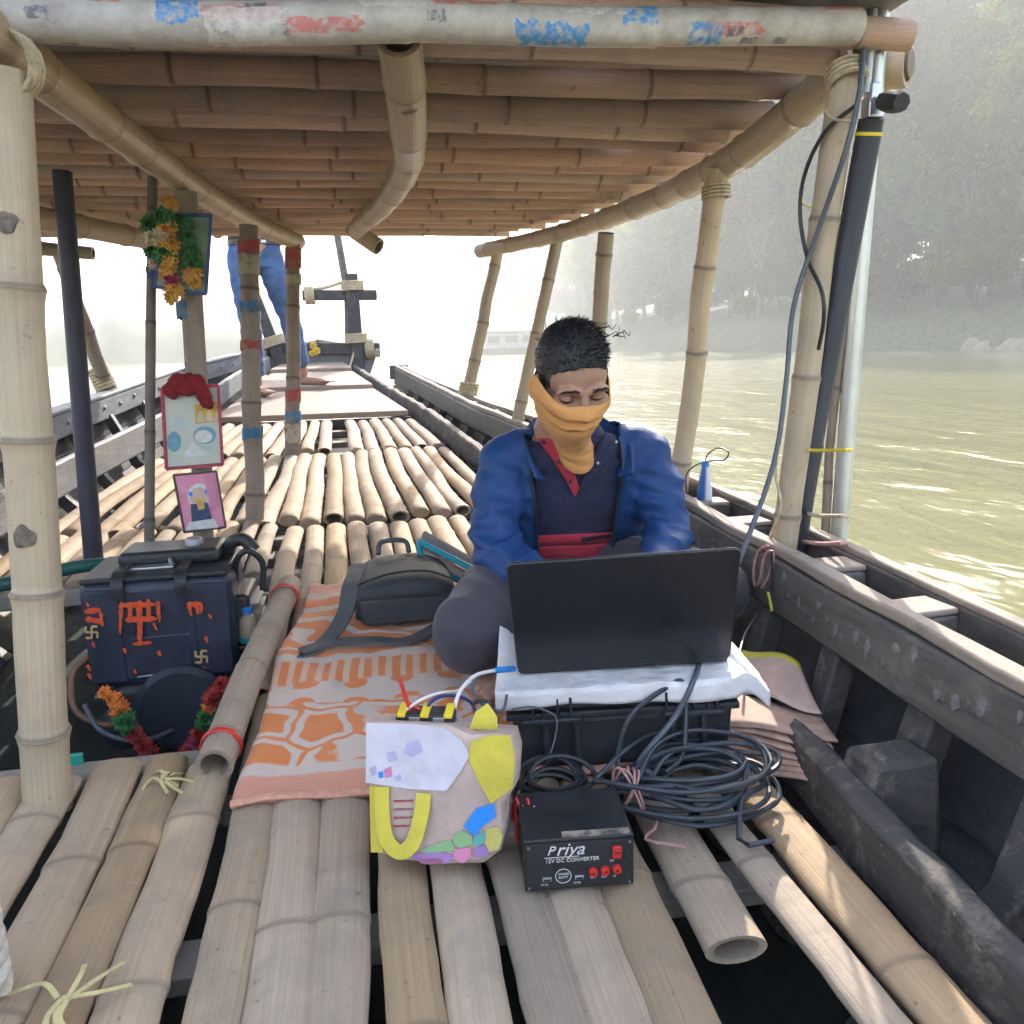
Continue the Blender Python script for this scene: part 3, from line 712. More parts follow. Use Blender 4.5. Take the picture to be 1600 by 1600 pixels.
# ================================================================== CANOPY
can = thing('bamboo_canopy', 'low bamboo roof on lashed bamboo posts covering the boat', 'canopy', (0,0,0))
def cpart(mb, name, mat, label=None, **kw):
    o = mb.build(name, mat, kw.pop('parent', can), **kw)
    if label: o['label'] = label
    return o
roofz = lambda y: 1.215 + .022*(y-1.3)          # underside of the slats
t = NT('tarp'); ob = t.coord('Object'); f = t.noise(ob, 5, 5, .65, .5); t.base(t.ramp(f, [(.3, (.19,.19,.20)), (.7, (.34,.33,.33))]), .7); t.bump(f, .5, .02)
_rb = sorted((p.y, p.x) for p in (atY(1350,82,1.50), atY(1235,180,1.72), atZ(1130,258,1.165), atZ(1000,322,1.185), atZ(870,366,1.205), atZ(750,392,1.225)))
RBX = lambda y: float(np.interp(y, [a for a, b in _rb], [b for a, b in _rb]))*(1 + .12*min(1, max(0, (y-1.55)/.35))) + .01      # the slats end just past the right beam
def sheet():
    mb = MB(); nx, ny = 60, 64; vs = []; rg = random.Random(3)
    for j in range(ny):
        for i in range(nx):
            u, v = i/(nx-1), j/(ny-1); y = lerp(1.20, 4.52, v); x = lerp(-1.95, RBX(y)-.02+.02*math.sin(v*17), u)
            z = roofz(y)+.082 + .016*noise.noise(V(x*5, y*5, 1)) + .01*noise.noise(V(x*14, y*14, 4))
            if v < .03: z -= .0
            z += (.03*noise.noise(V(x*6, 0, 8))+.01) if j == 0 else 0
            vs.append(V(x, y, z))
    holes = set()
    for k in range(16):
        holes.add((rg.randint(46, 57), rg.randint(6, 40)))
    for h in ((24,13),(25,14),(21,15),(57,20),(56,24),(55,25),(57,25),(56,30),(20,19)): holes.add(h)
    fs = [(j*nx+i, j*nx+i+1, (j+1)*nx+i+1, (j+1)*nx+i) for j in range(ny-1) for i in range(nx-1) if (i, j) not in holes]
    mb.add(vs, fs); return cpart(mb, 'roof_sheet', 'tarp')
roof = sheet()
y = 1.40; i = 0; rg = random.Random(8)
while y < 4.46:
    r = rg.uniform(.028, .038); xr_ = RBX(y) + rg.uniform(-.02, .02); xl_ = -1.9 + rg.uniform(-.06, .06)
    dy = rg.uniform(-.022, .022); ph = rg.uniform(0, 50)
    pts = [V(lerp(xl_, xr_, q/14), y + dy*(q/14-.5)*2 + .034*noise.noise(V(q*.30, ph, 0)), roofz(y)+r + .012*noise.noise(V(q*.3, ph, 7))) for q in range(15)]
    mb = MB(); bamboo(mb, pts, r, r*rg.uniform(.85, 1), 300+i, .34, 10, 1.0, True, .07, 0, .05, 2); mb.build('bamboo_slat', 'bamboo_roof', roof); i += 1
    y += rg.choice([.115, .13, .155, .185]) + r*.6
# flat split strips between the poles
for k in range(12):
    y = 1.46 + k*.26; mb = MB(); mb.strip([V(lerp(-1.85,.78,q/10), y+.03*noise.noise(V(q*.5,k,3)), roofz(y)+.068) for q in range(11)], .07, .007); mb.build('split_strip', 'bamboo_roof', roof)
# printed wrap on the front beam
t = NT('printed_wrap'); uv = t.coord('UV', (1,1,1)); sep = t.n('SeparateXYZ'); t.l(uv, sep.inputs[0]); ob = t.coord('Object')
base = t.ramp(t.noise(ob, 22, 5, .7), [(.3, (.36,.33,.31)), (.7, (.62,.60,.58))])
def cells(scale, lo, hi, seed):
    mp = t.n('Mapping'); t.l(t.n('TexCoord').outputs['UV'], mp.inputs[0]); mp.inputs['Scale'].default_value = scale; mp.inputs['Location'].default_value = (seed, seed*.37, 0)
    w = t.n('TexWhiteNoise', noise_dimensions='2D'); fl = t.n('VectorMath', operation='FLOOR')
    jit = t.n('VectorMath', operation='ADD'); sc_ = t.n('VectorMath', operation='SCALE'); nn = t.n('TexNoise'); t.l(mp.outputs[0], nn.inputs['Vector']); nn.inputs['Scale'].default_value = 3.5; t.l(nn.outputs['Color'], sc_.inputs[0]); sc_.inputs['Scale'].default_value = .5
    t.l(mp.outputs[0], jit.inputs[0]); t.l(sc_.outputs[0], jit.inputs[1]); t.l(jit.outputs[0], fl.inputs[0]); t.l(fl.outputs[0], w.inputs['Vector'])
    return t.math('MULTIPLY', t.ramp(w.outputs['Value'], [(0, (0,0,0)), (lo, (1,1,1)), (hi, (0,0,0))], 'CONSTANT'), t.ramp(t.noise(t.coord('Object'), 70, 4, .7), [(.38, (0,0,0)), (.56, (1,1,1))]))
c = t.mix(t.math('MULTIPLY', cells((9,9,1), .88, .97, 3.0), .7), base, (.60,.10,.09))
c = t.mix(t.math('MULTIPLY', cells((17,3,1), .955, .99, 7.0), .9), c, (.03,.28,.68))
c = t.mix(t.math('MULTIPLY', cells((34,11,1), .955, .985, 11.0), .8), c, (.10,.11,.15))
c = t.mix(t.math('MULTIPLY', cells((9,3,1), .75, .9, 17.0), .7), c, (.70,.69,.68))
t.base(c, .6); t.bump(t.noise(ob, 40, 4), .3, .004)
fb0, fb1 = atY(-260, 30, 1.34), atY(1338, 42, 1.40)
mb = MB(); bamboo(mb, [fb0.lerp(fb1, q/12)+V(0,0,.004*math.sin(q*1.3)) for q in range(13)], .031, .029, 71, .33, 16, 1, True, .05); cpart(mb, 'front_beam', 'printed_wrap', 'front roof beam wrapped in faded red, white and blue print')
# beams under the slats
def beam(name, pix, zs, r0, r1, seed, mat='bamboo_beam', spacing=.2, label=None, ext=0, knuckle=.10, hollow=True):
    pts = [atZ(px, py, z) if z > 0 else atY(px, py, -z) for (px, py), z in zip(pix, zs)]      # z < 0: a distance instead of a height
    if ext: d = (pts[0]-pts[1]).normalized(); pts = [pts[0]+d*ext] + pts
    pts = curve_pts(pts, 5); mb = MB(); bamboo(mb, pts, r0, r1, seed, spacing, 16, 1, hollow, knuckle); cpart(mb, name, mat, label)
    return pts
LB = beam('side_beam', [(-10,60),(150,180),(300,290),(400,350),(465,378)], [1.165,1.175,1.195,1.21,1.225], .039, .037, 72, ext=.25, spacing=.27, knuckle=.08)
CB = beam('centre_beam', [(623,58),(632,130),(638,205),(635,262),(600,318),(556,360),(575,375),(592,386)], [-1.44,-1.55,-1.78,1.175,1.185,1.20,1.17,1.14], .038, .035, 73, spacing=.25, knuckle=.07, label='crooked hanging bamboo beam in the middle of the roof')
RB = beam('side_beam', [(1350,82),(1235,180),(1130,258),(1000,322),(870,366),(750,392)], [-1.50,-1.72,1.165,1.185,1.205,1.225], .039, .037, 74, spacing=.24, knuckle=.08, label='right side roof beam')
mb = MB(); bamboo(mb, [V(-1.62,1.6,1.17), V(-1.35,2.3,1.175), V(-1.06,3.13,1.19), V(-.86,3.75,1.20), V(-.75,4.2,1.2)], .048, .04, 75, .24, 14); cpart(mb, 'side_beam', 'bamboo_beam')
mb = MB(); bamboo(mb, [atY(20,384,4.35), atY(146,396,4.35)], .035, .03, 76, .24, 12); cpart(mb, 'eave_stub', 'bamboo_grey')
# posts
def post(a, b, r0, r1, seed, mat, label, spacing=.27, nmid=6, bend=.012, knuckle=.11):
    a, b = Vector(a), Vector(b); pts = [a.lerp(b, q/nmid) + V(bend*noise.noise(V(q*.6, seed, 0)), bend*noise.noise(V(q*.6, seed, 5)), 0)*(1 if 0 < q < nmid else 0) for q in range(nmid+1)]
    mb = MB(); bamboo(mb, pts, r0, r1, seed, spacing, 18, 1, True, knuckle*.8, 0, .035, 4); return cpart(mb, 'post', mat, label), pts
PL, plp = post(atY(76,1262,1.34), atY(8,112,1.34), .037, .033, 81, 'bamboo_post', 'thick pale bamboo post at the near left, below the printed beam', .235, bend=.016, knuckle=.16)
# cut branch scars on the near left post
for (px, py, rr) in ((24,352,.015), (50,832,.017)):
    p = atY(px, py, 1.34); mb = MB(); rg = random.Random(py); n = 22; vs = []
    for (q, dy) in ((1.0,.010), (.95,-.0005), (.55,-.0020), (.12,.0002)):
        for k in range(n):
            a = 2*PI*k/n; w = q*rr*(1+.12*math.sin(a*3+py)+.06*math.sin(a*5)); vs.append(p + V(w*math.cos(a), -.0355+dy+.010*(w*math.cos(a)/rr)**2*.6, w*math.sin(a)*1.05))
    mb.add(vs, [(j*n+k, j*n+(k+1) % n, (j+1)*n+(k+1) % n, (j+1)*n+k) for j in range(3) for k in range(n)] + [tuple(3*n+k for k in range(n))]); cpart(mb, 'knot', 'knot_scar' if 'knot_scar' in M else simple('knot_scar', (.17,.14,.115), .85, 0, .5, 60, .8, 90), parent=PL)
P1, _ = post(atX(1222,880,.905), atX(1322,95,.905), .028, .027, 82, 'bamboo_post', 'bamboo post behind the black pole', .3)
P2, _ = post(atX(1056,800,.93), atX(1122,262,.93), .030, .028, 83, 'bamboo_post', 'leaning bamboo post right of the seated man', .28)
P3, _ = post(V(.862,3.06,.24), atX(947,364,.87), .030, .028, 84, 'bamboo_post', 'bamboo post directly behind the seated man head', .3)
P4, _ = post(atY(806,668,3.75), atY(874,362,3.75), .030, .027, 85, 'bamboo_post', 'bamboo post just left of the seated man head', .3)
P5, _ = post(atY(730,620,4.4), atY(779,388,4.4), .034, .030, 86, 'bamboo_post', 'farthest right bamboo post with a wrapped foot', .26)
mb = MB(); lashing(mb, atY(732,608,4.4), (.25,0,1), .042, 5, .014, .008, 3); cpart(mb, 'lashing', 'rope', parent=P5)
PE, _ = post(atY(168,612,4.9), atY(92,392,4.5), .038, .036, 87, 'bamboo_grey', 'leaning left bamboo post with a rope-wrapped foot', .3)
mb = MB(); lashing(mb, atY(160,592,4.88), (-.3,0,1), .045, 7, .018, .010, 4); cpart(mb, 'lashing', 'rope', parent=PE)
PS, _ = post(V(-.482,2.43,.06), atY(290,300,2.43), .030, .030, 88, 'bamboo_grey', 'grey post carrying the framed pictures', .33)
PT1, a1 = post(atY(398,818,2.87), atY(388,352,2.87), .033, .030, 89, 'bamboo_grey', 'nearer of the two posts painted with red and blue bands', .3)
PT2, a2 = post(atY(457,712,3.97), atY(458,372,3.97), .035, .031, 90, 'bamboo_grey', 'farther of the two posts painted with red and blue bands', .3)
def worn(name, c):
    t = NT(name); ob = t.coord('Object'); f = t.noise(ob, 34, 5, .7); t.base(t.mix(t.ramp(f, [(.46, (0,0,0)), (.60, (.8,)*3)]), c, (.24,.20,.17)), .8)
worn('band_red', (.36,.055,.055)); worn('band_blue', (.03,.17,.34)); worn('band_cream', (.40,.36,.30))
def band(P_, px, y0, y1, Y, r, mat):
    a, b = atY(px[0], y0, Y), atY(px[1], y1, Y); mb = MB(); rg = random.Random(int(y0)); n = 20
    prof_ = []
    d = (b-a); vs = []
    for j in range(4):
        for k in range(n):
            e = (rg.uniform(-.006,.006) if j in (0,3) else 0); c = a + d*(j/3) + d.normalized()*e
            vs.append(c + V(math.cos(2*PI*k/n), math.sin(2*PI*k/n), 0)*(r))
    mb.add(vs, [(j*n+k, j*n+(k+1) % n, (j+1)*n+(k+1) % n, (j+1)*n+k) for j in range(3) for k in range(n)])
    mb.build('paint_band', mat, P_)
for (y0, y1, m) in ((374,396,'band_red'), (398,428,'band_cream'), (472,486,'band_blue'), (532,546,'band_red'), (668,684,'band_blue')):
    band(PT1, (lerp(388,398,(y0-352)/466),)*2, y0, y1, 2.87, .0352, m)
for (y0, y1, m) in ((388,420,'band_red'), (430,444,'band_cream'), (607,628,'band_red'), (643,658,'band_blue'), (662,690,'band_cream')):
    band(PT2, (458,458), y0, y1, 3.97, .0372, m)
band(PS, (294,296), 472, 498, 2.43, .0335, 'band_blue')
# broken splinter of wood tied to the picture post
mb = MB(); mb.hexa([V(-.47,2.395,.62), V(-.425,2.395,.62), V(-.425,2.425,.62), V(-.47,2.425,.62), V(-.45,2.39,.92), V(-.43,2.39,.90), V(-.425,2.42,.90), V(-.45,2.42,.92)]); cpart(mb, 'splint', 'bamboo_grey', parent=PS)
# rope at the top joints
for (c, ax, r, s) in ((atY(12,100,1.34)+V(0,.0,.0), (.2,1,.1), .040, 5), (atX(1322,120,.905), (0,.5,1), .030, 6), (atX(1119,300,.93), (0,.1,1), .0305, 7)):
    mb = MB(); lashing(mb, c, ax, r, 4, .009, .0045, s); cpart(mb, 'lashing', 'rope')
mb = MB(); mb.tube(curve_pts([atX(1290,170,.88), atX(1300,185,.87), atX(1330,190,.89)]), .003, 5); cpart(mb, 'lashing', 'rope')
# big log end resting on the roof corner, seen past the black pole
mb = MB(); bamboo(mb, [atX(1300,120,1.05), atX(1420,100,1.15)], .045, .045, 91, .2, 14); cpart(mb, 'eave_stub', 'bamboo_beam')
# ================================================================== EQUIPMENT
def frame(O, xd, up=V(0,0,1)):
    x = Vector(xd).normalized(); y = up.cross(x).normalized(); z = x.cross(y)
    m = Matrix((x, y, z)).transposed().to_4x4(); m.translation = Vector(O); return m
def place(o, m): o.matrix_world = m; return o
class Plane:
    """a real plane through three points; pix() drops a pixel ray on it"""
    def __init__(s, a, b, c):
        s.o = Vector(a); s.n = (Vector(b)-s.o).cross(Vector(c)-s.o).normalized()
        if s.n.dot(CAM-s.o) < 0: s.n = -s.n
        s.x = (Vector(b)-s.o).normalized(); s.y = s.n.cross(s.x)
    def hit(s, px, py): d = ray(px, py); return CAM + d*((s.o-CAM).dot(s.n)/d.dot(s.n))
    def mat(s): m = Matrix((s.x, s.y, s.n)).transposed().to_4x4(); m.translation = s.o; return m
    def uv(s, px, py): q = s.hit(px, py)-s.o; return (q.dot(s.x), q.dot(s.y))
def rounded(w, h, r, n=5):
    out = []
    for cx, cy, a0 in ((w-r, r, -PI/2), (w-r, h-r, 0), (r, h-r, PI/2), (r, r, PI)):
        for k in range(n+1):
            a = a0 + PI/2*k/n; out.append((cx+r*math.cos(a), cy+r*math.sin(a)))
    return out

# ------------------------------------------------------------------ hard case
CF = frame((.217,1.225,.004), (.370,-.080,.020))
case = place(thing('equipment_case', 'black ribbed hard case on the deck under the white cloth and laptop', 'case'), CF)
W_, D_, H_ = .378, .285, .150
mb = MB(); mb.hexa([V(.012,.012,0), V(W_-.012,.012,0), V(W_-.012,D_-.01,0), V(.012,D_-.01,0), V(.003,.006,.100), V(W_-.003,.006,.100), V(W_-.003,D_-.004,.100), V(.003,D_-.004,.100)]); mb.build('body', 'case_black', case, bevel=.012, seg=3)
mb = MB(); mb.box((W_/2,D_/2,.106), (W_+.010,D_+.010,.012)); mb.build('rim', 'case_black', case, bevel=.003)
mb = MB(); mb.hexa([V(0,0,.1125), V(W_,0,.1125), V(W_,D_,.1125), V(0,D_,.1125), V(.010,.010,H_), V(W_-.010,.010,H_), V(W_-.010,D_-.010,H_), V(.010,D_-.010,H_)]); mb.build('lid', 'case_black', case, bevel=.008, seg=3)
for x in (.040,.058,.082,.104,.262,.284,.308,.330,.345):
    mb = MB(); mb.box((x,-.004,.120), (.005,.014,.040)); mb.build('hinge_rib', 'case_black', case, bevel=.0015)
for x in (.072,.306):
    mb = MB(); mb.box((x,-.009,.100), (.100,.010,.010)); mb.build('hinge_bar', 'case_black', case, bevel=.003)
for x in (.060,.112,.272,.324):
    mb = MB(); mb.box((x,.001,.052), (.010,.016,.084)); mb.build('body_rib', 'case_black', case, bevel=.003)
for x in (.115,.300):
    mb = MB(); mb.box((x,-.004,.094), (.020,.010,.012)); mb.build('latch_stop', 'case_black', case, bevel=.002)

# ------------------------------------------------------------------ white cloth under the laptop
t = NT('white_cloth'); ob = t.coord('Object'); f = t.noise(ob, 30, 4); t.base(t.ramp(f, [(.3, (.64,.62,.62)), (.7, (.76,.75,.75))]), .85); t.bump(t.noise(ob, 18, 4, .6, .4), .5, .008)
def cloth(u, v):
    x = lerp(-.020, .436, u); tpr = max(0, (x-.376)/.076)
    yn, yf = -.012, lerp(.262, .020, min(1, tpr*1.1)); s = lerp(-.032, .285, v)       # along depth; negative s hangs
    z = H_+.0050 + .004*noise.noise(V(x*22, s*22, 1)) + .002*noise.noise(V(x*60, s*50, 3))
    if s < 0: y = yn + .1*abs(s)*0 - .004*math.sin(x*60); z = H_+.003 + s*lerp(1.0, .75, math.sin(x*14)*.5+.5); y = -.0115 - .004*math.sin(x*45)
    else: y = lerp(-.010, yf, s/.285)
    if tpr > 0: z -= .034*tpr**1.3 - .010*math.sin(tpr*5); y += .03*tpr
    if x < 0: z += .03*(-x/.02)*max(0, (s-.08)/.2)
    return V(x, y, z)
mb = MB(); mb.grid(cloth, 110, 46); o = mb.build('cloth', 'white_cloth'); place(o, CF); tag(o, 'white cloth spread over the black case beneath the laptop', 'cloth')
s_ = o.modifiers.new('s', 'SOLIDIFY'); s_.thickness = .0012; s_.offset = 1

# ------------------------------------------------------------------ laptop
lap = place(thing('laptop', 'open black laptop on the white cloth, its lid back towards the camera', 'laptop'), CF)
zb = H_+.0105
mb = MB(); mb.prism([(x+.018, y+.050) for x, y in rounded(.362, .236, .012)], Matrix.Translation((0,0,zb)), .0155); mb.build('base', 'laptop_black', lap, bevel=.003)
LM = Matrix.Translation((.018,.050,zb+.010)) @ Matrix.Rotation(math.radians(113), 4, 'X')
mb = MB(); mb.prism(rounded(.362, .236, .011), LM, .0065); mb.build('lid', 'laptop_black', lap, bevel=.002)
simple('screen_dark', (.02,.022,.03), .25, 0, .1)  # plain dark screen surface without emission
mb = MB(); mb.prism([(x+.012, y+.014) for x, y in rounded(.338, .208, .002)], LM @ Matrix.Translation((0,0,-.0006)), .0004); mb.build('screen', 'screen_dark', lap)
for x in (.065,.255):
    mb = MB(); mb.tube([(x,.049,zb+.010), (x+.07,.049,zb+.010)], .006, 10); mb.build('hinge', 'black_plastic', lap)
mb = MB()
for r in range(5):
    for c in range(14): mb.box((.045+c*.0225,.125+r*.0200,zb+.0162), (.0185,.016,.002))
ko = mb.build('keys', 'black_plastic', lap, smooth=False); ko['kind'] = 'stuff'
mb = MB(); mb.box((.20,.252,zb+.0158), (.105,.055,.001)); mb.build('touchpad', 'black_plastic', lap)

# ------------------------------------------------------------------ DC converter
VF = frame((.176,.932,.002), (.146,-.016,0))
cv = place(thing('power_converter', 'black DC power converter box with red sockets and printed front, in front of the case', 'converter'), VF)
w, d, h = .148, .118, .076
simple('converter_paint', (.018,.019,.022), .38, 0, .4, 14, .1, 300)
mb = MB(); mb.box((w/2,d/2,h/2), (w,d,h)); mb.build('housing', 'converter_paint', cv, bevel=.002)
mb = MB(); mb.box((w/2,-.0008,h/2-.001), (w-.006,.0016,h-.010)); mb.build('front_panel', 'black_plastic', cv, bevel=.0006)
t = NT('dusty_tape'); t.base(t.ramp(t.noise(t.coord('Object'), 60, 4), [(.35, (.07,.06,.05)), (.6, (.34,.28,.22))]), .8)
mb = MB(); mb.box((w*.66,.008,h+.0006), (w*.62,.013,.001)); mb.build('worn_edge', 'dusty_tape', cv)
FT = lambda x, z: Matrix.Translation((x,-.0019,z)) @ Matrix.Rotation(PI/2, 4, 'X')
simple('print_white', (.72,.72,.72), .6, 0, .1)
for (txt, sz, x, z, sh) in (('riya', .0260, .042, .0525, .35), ('P', .0190, .030, .0540, .35), ('12V DC CONVERTER', .0078, .028, .0425, 0), ('5V 2A', .0038, .022, .0090, 0), ('5V 2A', .0038, .066, .0090, 0), ('OUT', .0036, .0885, .0150, 0), ('OUT', .0036, .1035, .0150, 0), ('IN', .0036, .1195, .0150, 0), ('ON', .0036, .1150, .0385, 0)):
    me = text_mesh(txt, sz, FT(x, z), 'lettering', .0003, shear=sh); link('lettering', me, 'print_white', cv)
mb = MB(); mb.box((.050,-.0018,.0500), (.046,.0006,.0009)); mb.build('lettering', 'print_white', cv)
mb = MB(); mb.tube([FT(.052,.0215) @ V(.0105*math.cos(a*PI/10), .0105*math.sin(a*PI/10), 0) for a in range(20)], .0005, 4, closed=True); mb.build('badge_ring', 'print_white', cv)
for (txt, z) in (('WARR', .0228), ('ANTY', .0178)):
    link('lettering', text_mesh(txt, .0050, FT(.0452, z), 'lettering', .0003), 'print_white', cv)
for x in (.0300,.0735):
    mb = MB(); mb.box((x,-.0022,.0185), (.0120,.003,.0055)); u_ = mb.build('usb_port', 'steel', cv, bevel=.0005)
    mb = MB(); mb.box((x,-.0040,.0180), (.0095,.001,.0022)); mb.build('tongue', 'black_plastic', u_)
for x, z in ((.0925,.0255),(.1085,.0265),(.1245,.0275)):
    mb = MB(); mb.lathe([(.0062,0),(.0062,.004),(.0048,.0065),(.0022,.0065),(.0022,.002)], 18, Matrix.Translation((x,-.0015,z)) @ Matrix.Rotation(PI/2, 4, 'X')); mb.build('socket', 'red_plastic', cv)
mb = MB(); mb.box((.1245,-.0035,.0530), (.0120,.005,.0170)); sw = mb.build('switch', 'red_plastic', cv, bevel=.001)
mb = MB(); mb.box((.1245,-.0062,.0535), (.0090,.002,.0010)); mb.build('mark', 'black_plastic', sw)
for x, z in ((.006,.006),(.142,.006),(.006,.066),(.142,.066)):
    mb = MB(); mb.lathe([(.0022,0),(.0018,.0012)], 8, Matrix.Translation((x,-.0016,z)) @ Matrix.Rotation(PI/2, 4, 'X')); mb.build('screw', 'dull_steel', cv)

# ------------------------------------------------------------------ blanket
t = NT('blanket'); uv = t.coord('UV'); sep = t.n('SeparateXYZ'); t.l(uv, sep.inputs[0]); U_, V_ = sep.outputs[0], sep.outputs[1]
OR, CR, PK = (.66,.195,.042), (.58,.475,.405), (.60,.27,.18)
def thr(f, lo, hi=None, w=.012):
    st = [(max(0, lo-w), (0,0,0)), (lo+w, (1,1,1))]
    if hi is not None: st += [(hi-w, (1,1,1)), (min(1, hi+w), (0,0,0))]
    return t.ramp(f, st)
def mapped(scale, loc=(0,0,0), rot=0):
    mp = t.n('Mapping'); t.l(t.n('TexCoord').outputs['UV'], mp.inputs[0]); mp.inputs['Scale'].default_value = scale; mp.inputs['Location'].default_value = loc; mp.inputs['Rotation'].default_value = (0,0,rot); return mp.outputs[0]
def warp(vec, sc, amt):
    nn = t.n('TexNoise'); t.l(vec, nn.inputs['Vector']); nn.inputs['Scale'].default_value = sc; nn.inputs['Detail'].default_value = 1
    s1 = t.n('VectorMath', operation='SCALE'); t.l(nn.outputs['Color'], s1.inputs[0]); s1.inputs['Scale'].default_value = amt
    a = t.n('VectorMath', operation='ADD'); t.l(vec, a.inputs[0]); t.l(s1.outputs[0], a.inputs[1]); return a.outputs[0]
sw = warp(mapped((2.2,2.6,1), (0,0,0), .5), 1.6, .9)
wv = t.n('TexWave', wave_type='RINGS'); t.l(sw, wv.inputs['Vector']); wv.inputs['Scale'].default_value = 1.5; wv.inputs['Distortion'].default_value = 3.0; wv.inputs['Detail'].default_value = 1.2
big = t.mix(thr(wv.outputs['Fac'], .30), CR, OR)
vo = t.n('TexVoronoi', feature='DISTANCE_TO_EDGE'); t.l(warp(mapped((8,9,1)), 2, .25), vo.inputs['Vector']); vo.inputs['Scale'].default_value = 1.0; vo.inputs['Randomness'].default_value = .75
pet = t.mix(thr(vo.outputs['Distance'], .19, None, .015), CR, OR); pet = t.mix(thr(vo.outputs['Distance'], .045, None, .012), OR, pet)
st_ = t.n('TexWave', wave_type='BANDS'); t.l(warp(mapped((9,.6,1)), 4, .12), st_.inputs['Vector']); st_.inputs['Scale'].default_value = 1.0; st_.inputs['Distortion'].default_value = .6
stripe = t.mix(thr(st_.outputs['Fac'], .55, None, .1), OR, (.66,.42,.30))
ov = t.n('TexVoronoi', feature='F1'); t.l(mapped((8.5,12.5,1), (.3,.2,0)), ov.inputs['Vector']); ov.inputs['Scale'].default_value = 1.0; ov.inputs['Randomness'].default_value = .12
oval = t.mix(thr(ov.outputs['Distance'], .27, None, .02), OR, CR)
def below(v): return thr(V_, v, None, .003)
wob_ = t.math('ADD', V_, t.math('MULTIPLY', t.math('SUBTRACT', t.noise(mapped((6,1,1)), 1.5, 2), .5), .05))
def belw(v): return thr(wob_, v, None, .003)
c = t.mix(below(.055), PK, CR); c = t.mix(belw(.085), c, pet); c = t.mix(belw(.31), c, oval); c = t.mix(belw(.40), c, stripe); c = t.mix(belw(.50), c, CR); c = t.mix(belw(.53), c, big)
c = t.mix(below(.93), c, PK)
wv_ = t.noise(t.coord('Object'), 260, 2); c = t.mix(t.ramp(wv_, [(.4, (0,0,0)), (.8, (.25,)*3)]), c, (.40,.25,.18))
t.base(c, .92, 0, .2); t.b.inputs['Sheen Weight'].default_value = .25; bb = t.bump(wv_, .35, .002); t.bump(t.noise(t.coord('Object'), 14, 3), .4, .01, bb)
def blk(u, v):
    y = lerp(1.232, 2.15, v) - .022*u*(1-v); xl = lerp(-.246, -.172, v); xr = .63
    x = lerp(xl, xr, u) + .008*math.sin(v*9+u*3)*(u < .5)
    z = deckz(y) + .006 + .006*noise.noise(V(x*9, y*7, 2)) + .004*noise.noise(V(x*24, y*20, 5)) + .010*max(0, 1-abs(u-.02)/.04)*(.5+.5*math.sin(v*14))
    # soft ridges running from the man's seat
    z += .008*max(0, math.sin(x*26 + y*11))*max(0, 1-abs(v-.55)/.35)*(x < .25)
    if v < .02: z -= .004
    y += .010*math.sin(u*16)*(1-v)**6
    return V(x, y, z)
mb = MB(); mb.grid(blk, 110, 110); bl = mb.build('blanket', 'blanket'); tag(bl, 'orange and cream patterned blanket spread on the bamboo deck', 'blanket')
s_ = bl.modifiers.new('s', 'SOLIDIFY'); s_.thickness = .012; s_.offset = 0
# rolled double hem at the near edge
mb = MB(); mb.tube(curve_pts([blk(q/16, 0)+V(0,-.002,.006+.003*math.sin(q*1.7)) for q in range(17)], 4), .0085, 8, squash=.7); o = mb.build('hem', 'pink_hem' if 'pink_hem' in M else simple('pink_hem', (.66,.33,.23), .9, 0, .2, 90, .4, 200), bl)

# ------------------------------------------------------------------ folded printed mat by the hull
t = NT('mat_print'); uv = t.coord('UV'); sep = t.n('SeparateXYZ'); t.l(uv, sep.inputs[0]); V_ = sep.outputs[1]
body = t.ramp(t.noise(t.coord('Object'), 22, 3), [(.35, (.52,.34,.28)), (.7, (.64,.46,.39))])
edge = t.ramp(V_, [(.0, (1,1,1)), (.13, (1,1,1)), (.14, (0,0,0))], 'CONSTANT')
sq = t.n('TexBrick'); mp = t.n('Mapping'); t.l(t.n('TexCoord').outputs['UV'], mp.inputs[0]); mp.inputs['Scale'].default_value = (26, 30, 1); 
t.l(mp.outputs[0], sq.inputs['Vector']); sq.inputs['Color1'].default_value = (.06,.06,.02,1); sq.inputs['Color2'].default_value = (.65,.58,.06,1); sq.inputs['Mortar'].default_value = (.65,.58,.06,1); sq.inputs['Mortar Size'].default_value = .13; sq.inputs['Scale'].default_value = 1.0
t.base(t.mix(edge, body, sq.outputs[0]), .6); t.bump(t.noise(t.coord('Object'), 25, 3), .3, .006)
a_, b_, c_, d_ = V(.668,1.50,.090), V(.800,1.33,.105), V(.772,1.20,.070), V(.610,1.34,.075)
def mat1(u, v):
    p = a_.lerp(b_, u).lerp(d_.lerp(c_, u), v); p.z += .008*math.sin(u*9+v*3) + .015*(1-v)*math.sin(u*3.1); return p
mat_ = thing('folded_mat', 'pinkish folded plastic mat with a yellow lettered border, between the case and hull', 'mat', (.7,1.3,.02))
mi = Matrix.Translation((-.7,-1.3,-.02))
mb = MB(); mb.grid(lambda u, v: mi @ mat1(u, v), 24, 12); o = mb.build('top_sheet', 'mat_print', mat_); s_ = o.modifiers.new('s', 'SOLIDIFY'); s_.thickness = .002
simple('mat_layer', (.52,.33,.25), .7, 0, .35, 30)
for k in range(7):
    def lay(u, v, k=k):
        p = V(.600,1.33,0).lerp(V(.775-.012*k,1.215-.006*k,0), u); p += V(-.02,-.11,0)*v*(1-.2*u)
        p.z = lerp(.066-.0085*k, .062-.0092*k, u) + .007*math.sin(u*5+k*.4) - .016*v + .01*u*v; return mi @ p
    mb = MB(); mb.grid(lay, 16, 6); o = mb.build('fold_layer', 'mat_layer', mat_); s_ = o.modifiers.new('s', 'SOLIDIFY'); s_.thickness = .0035

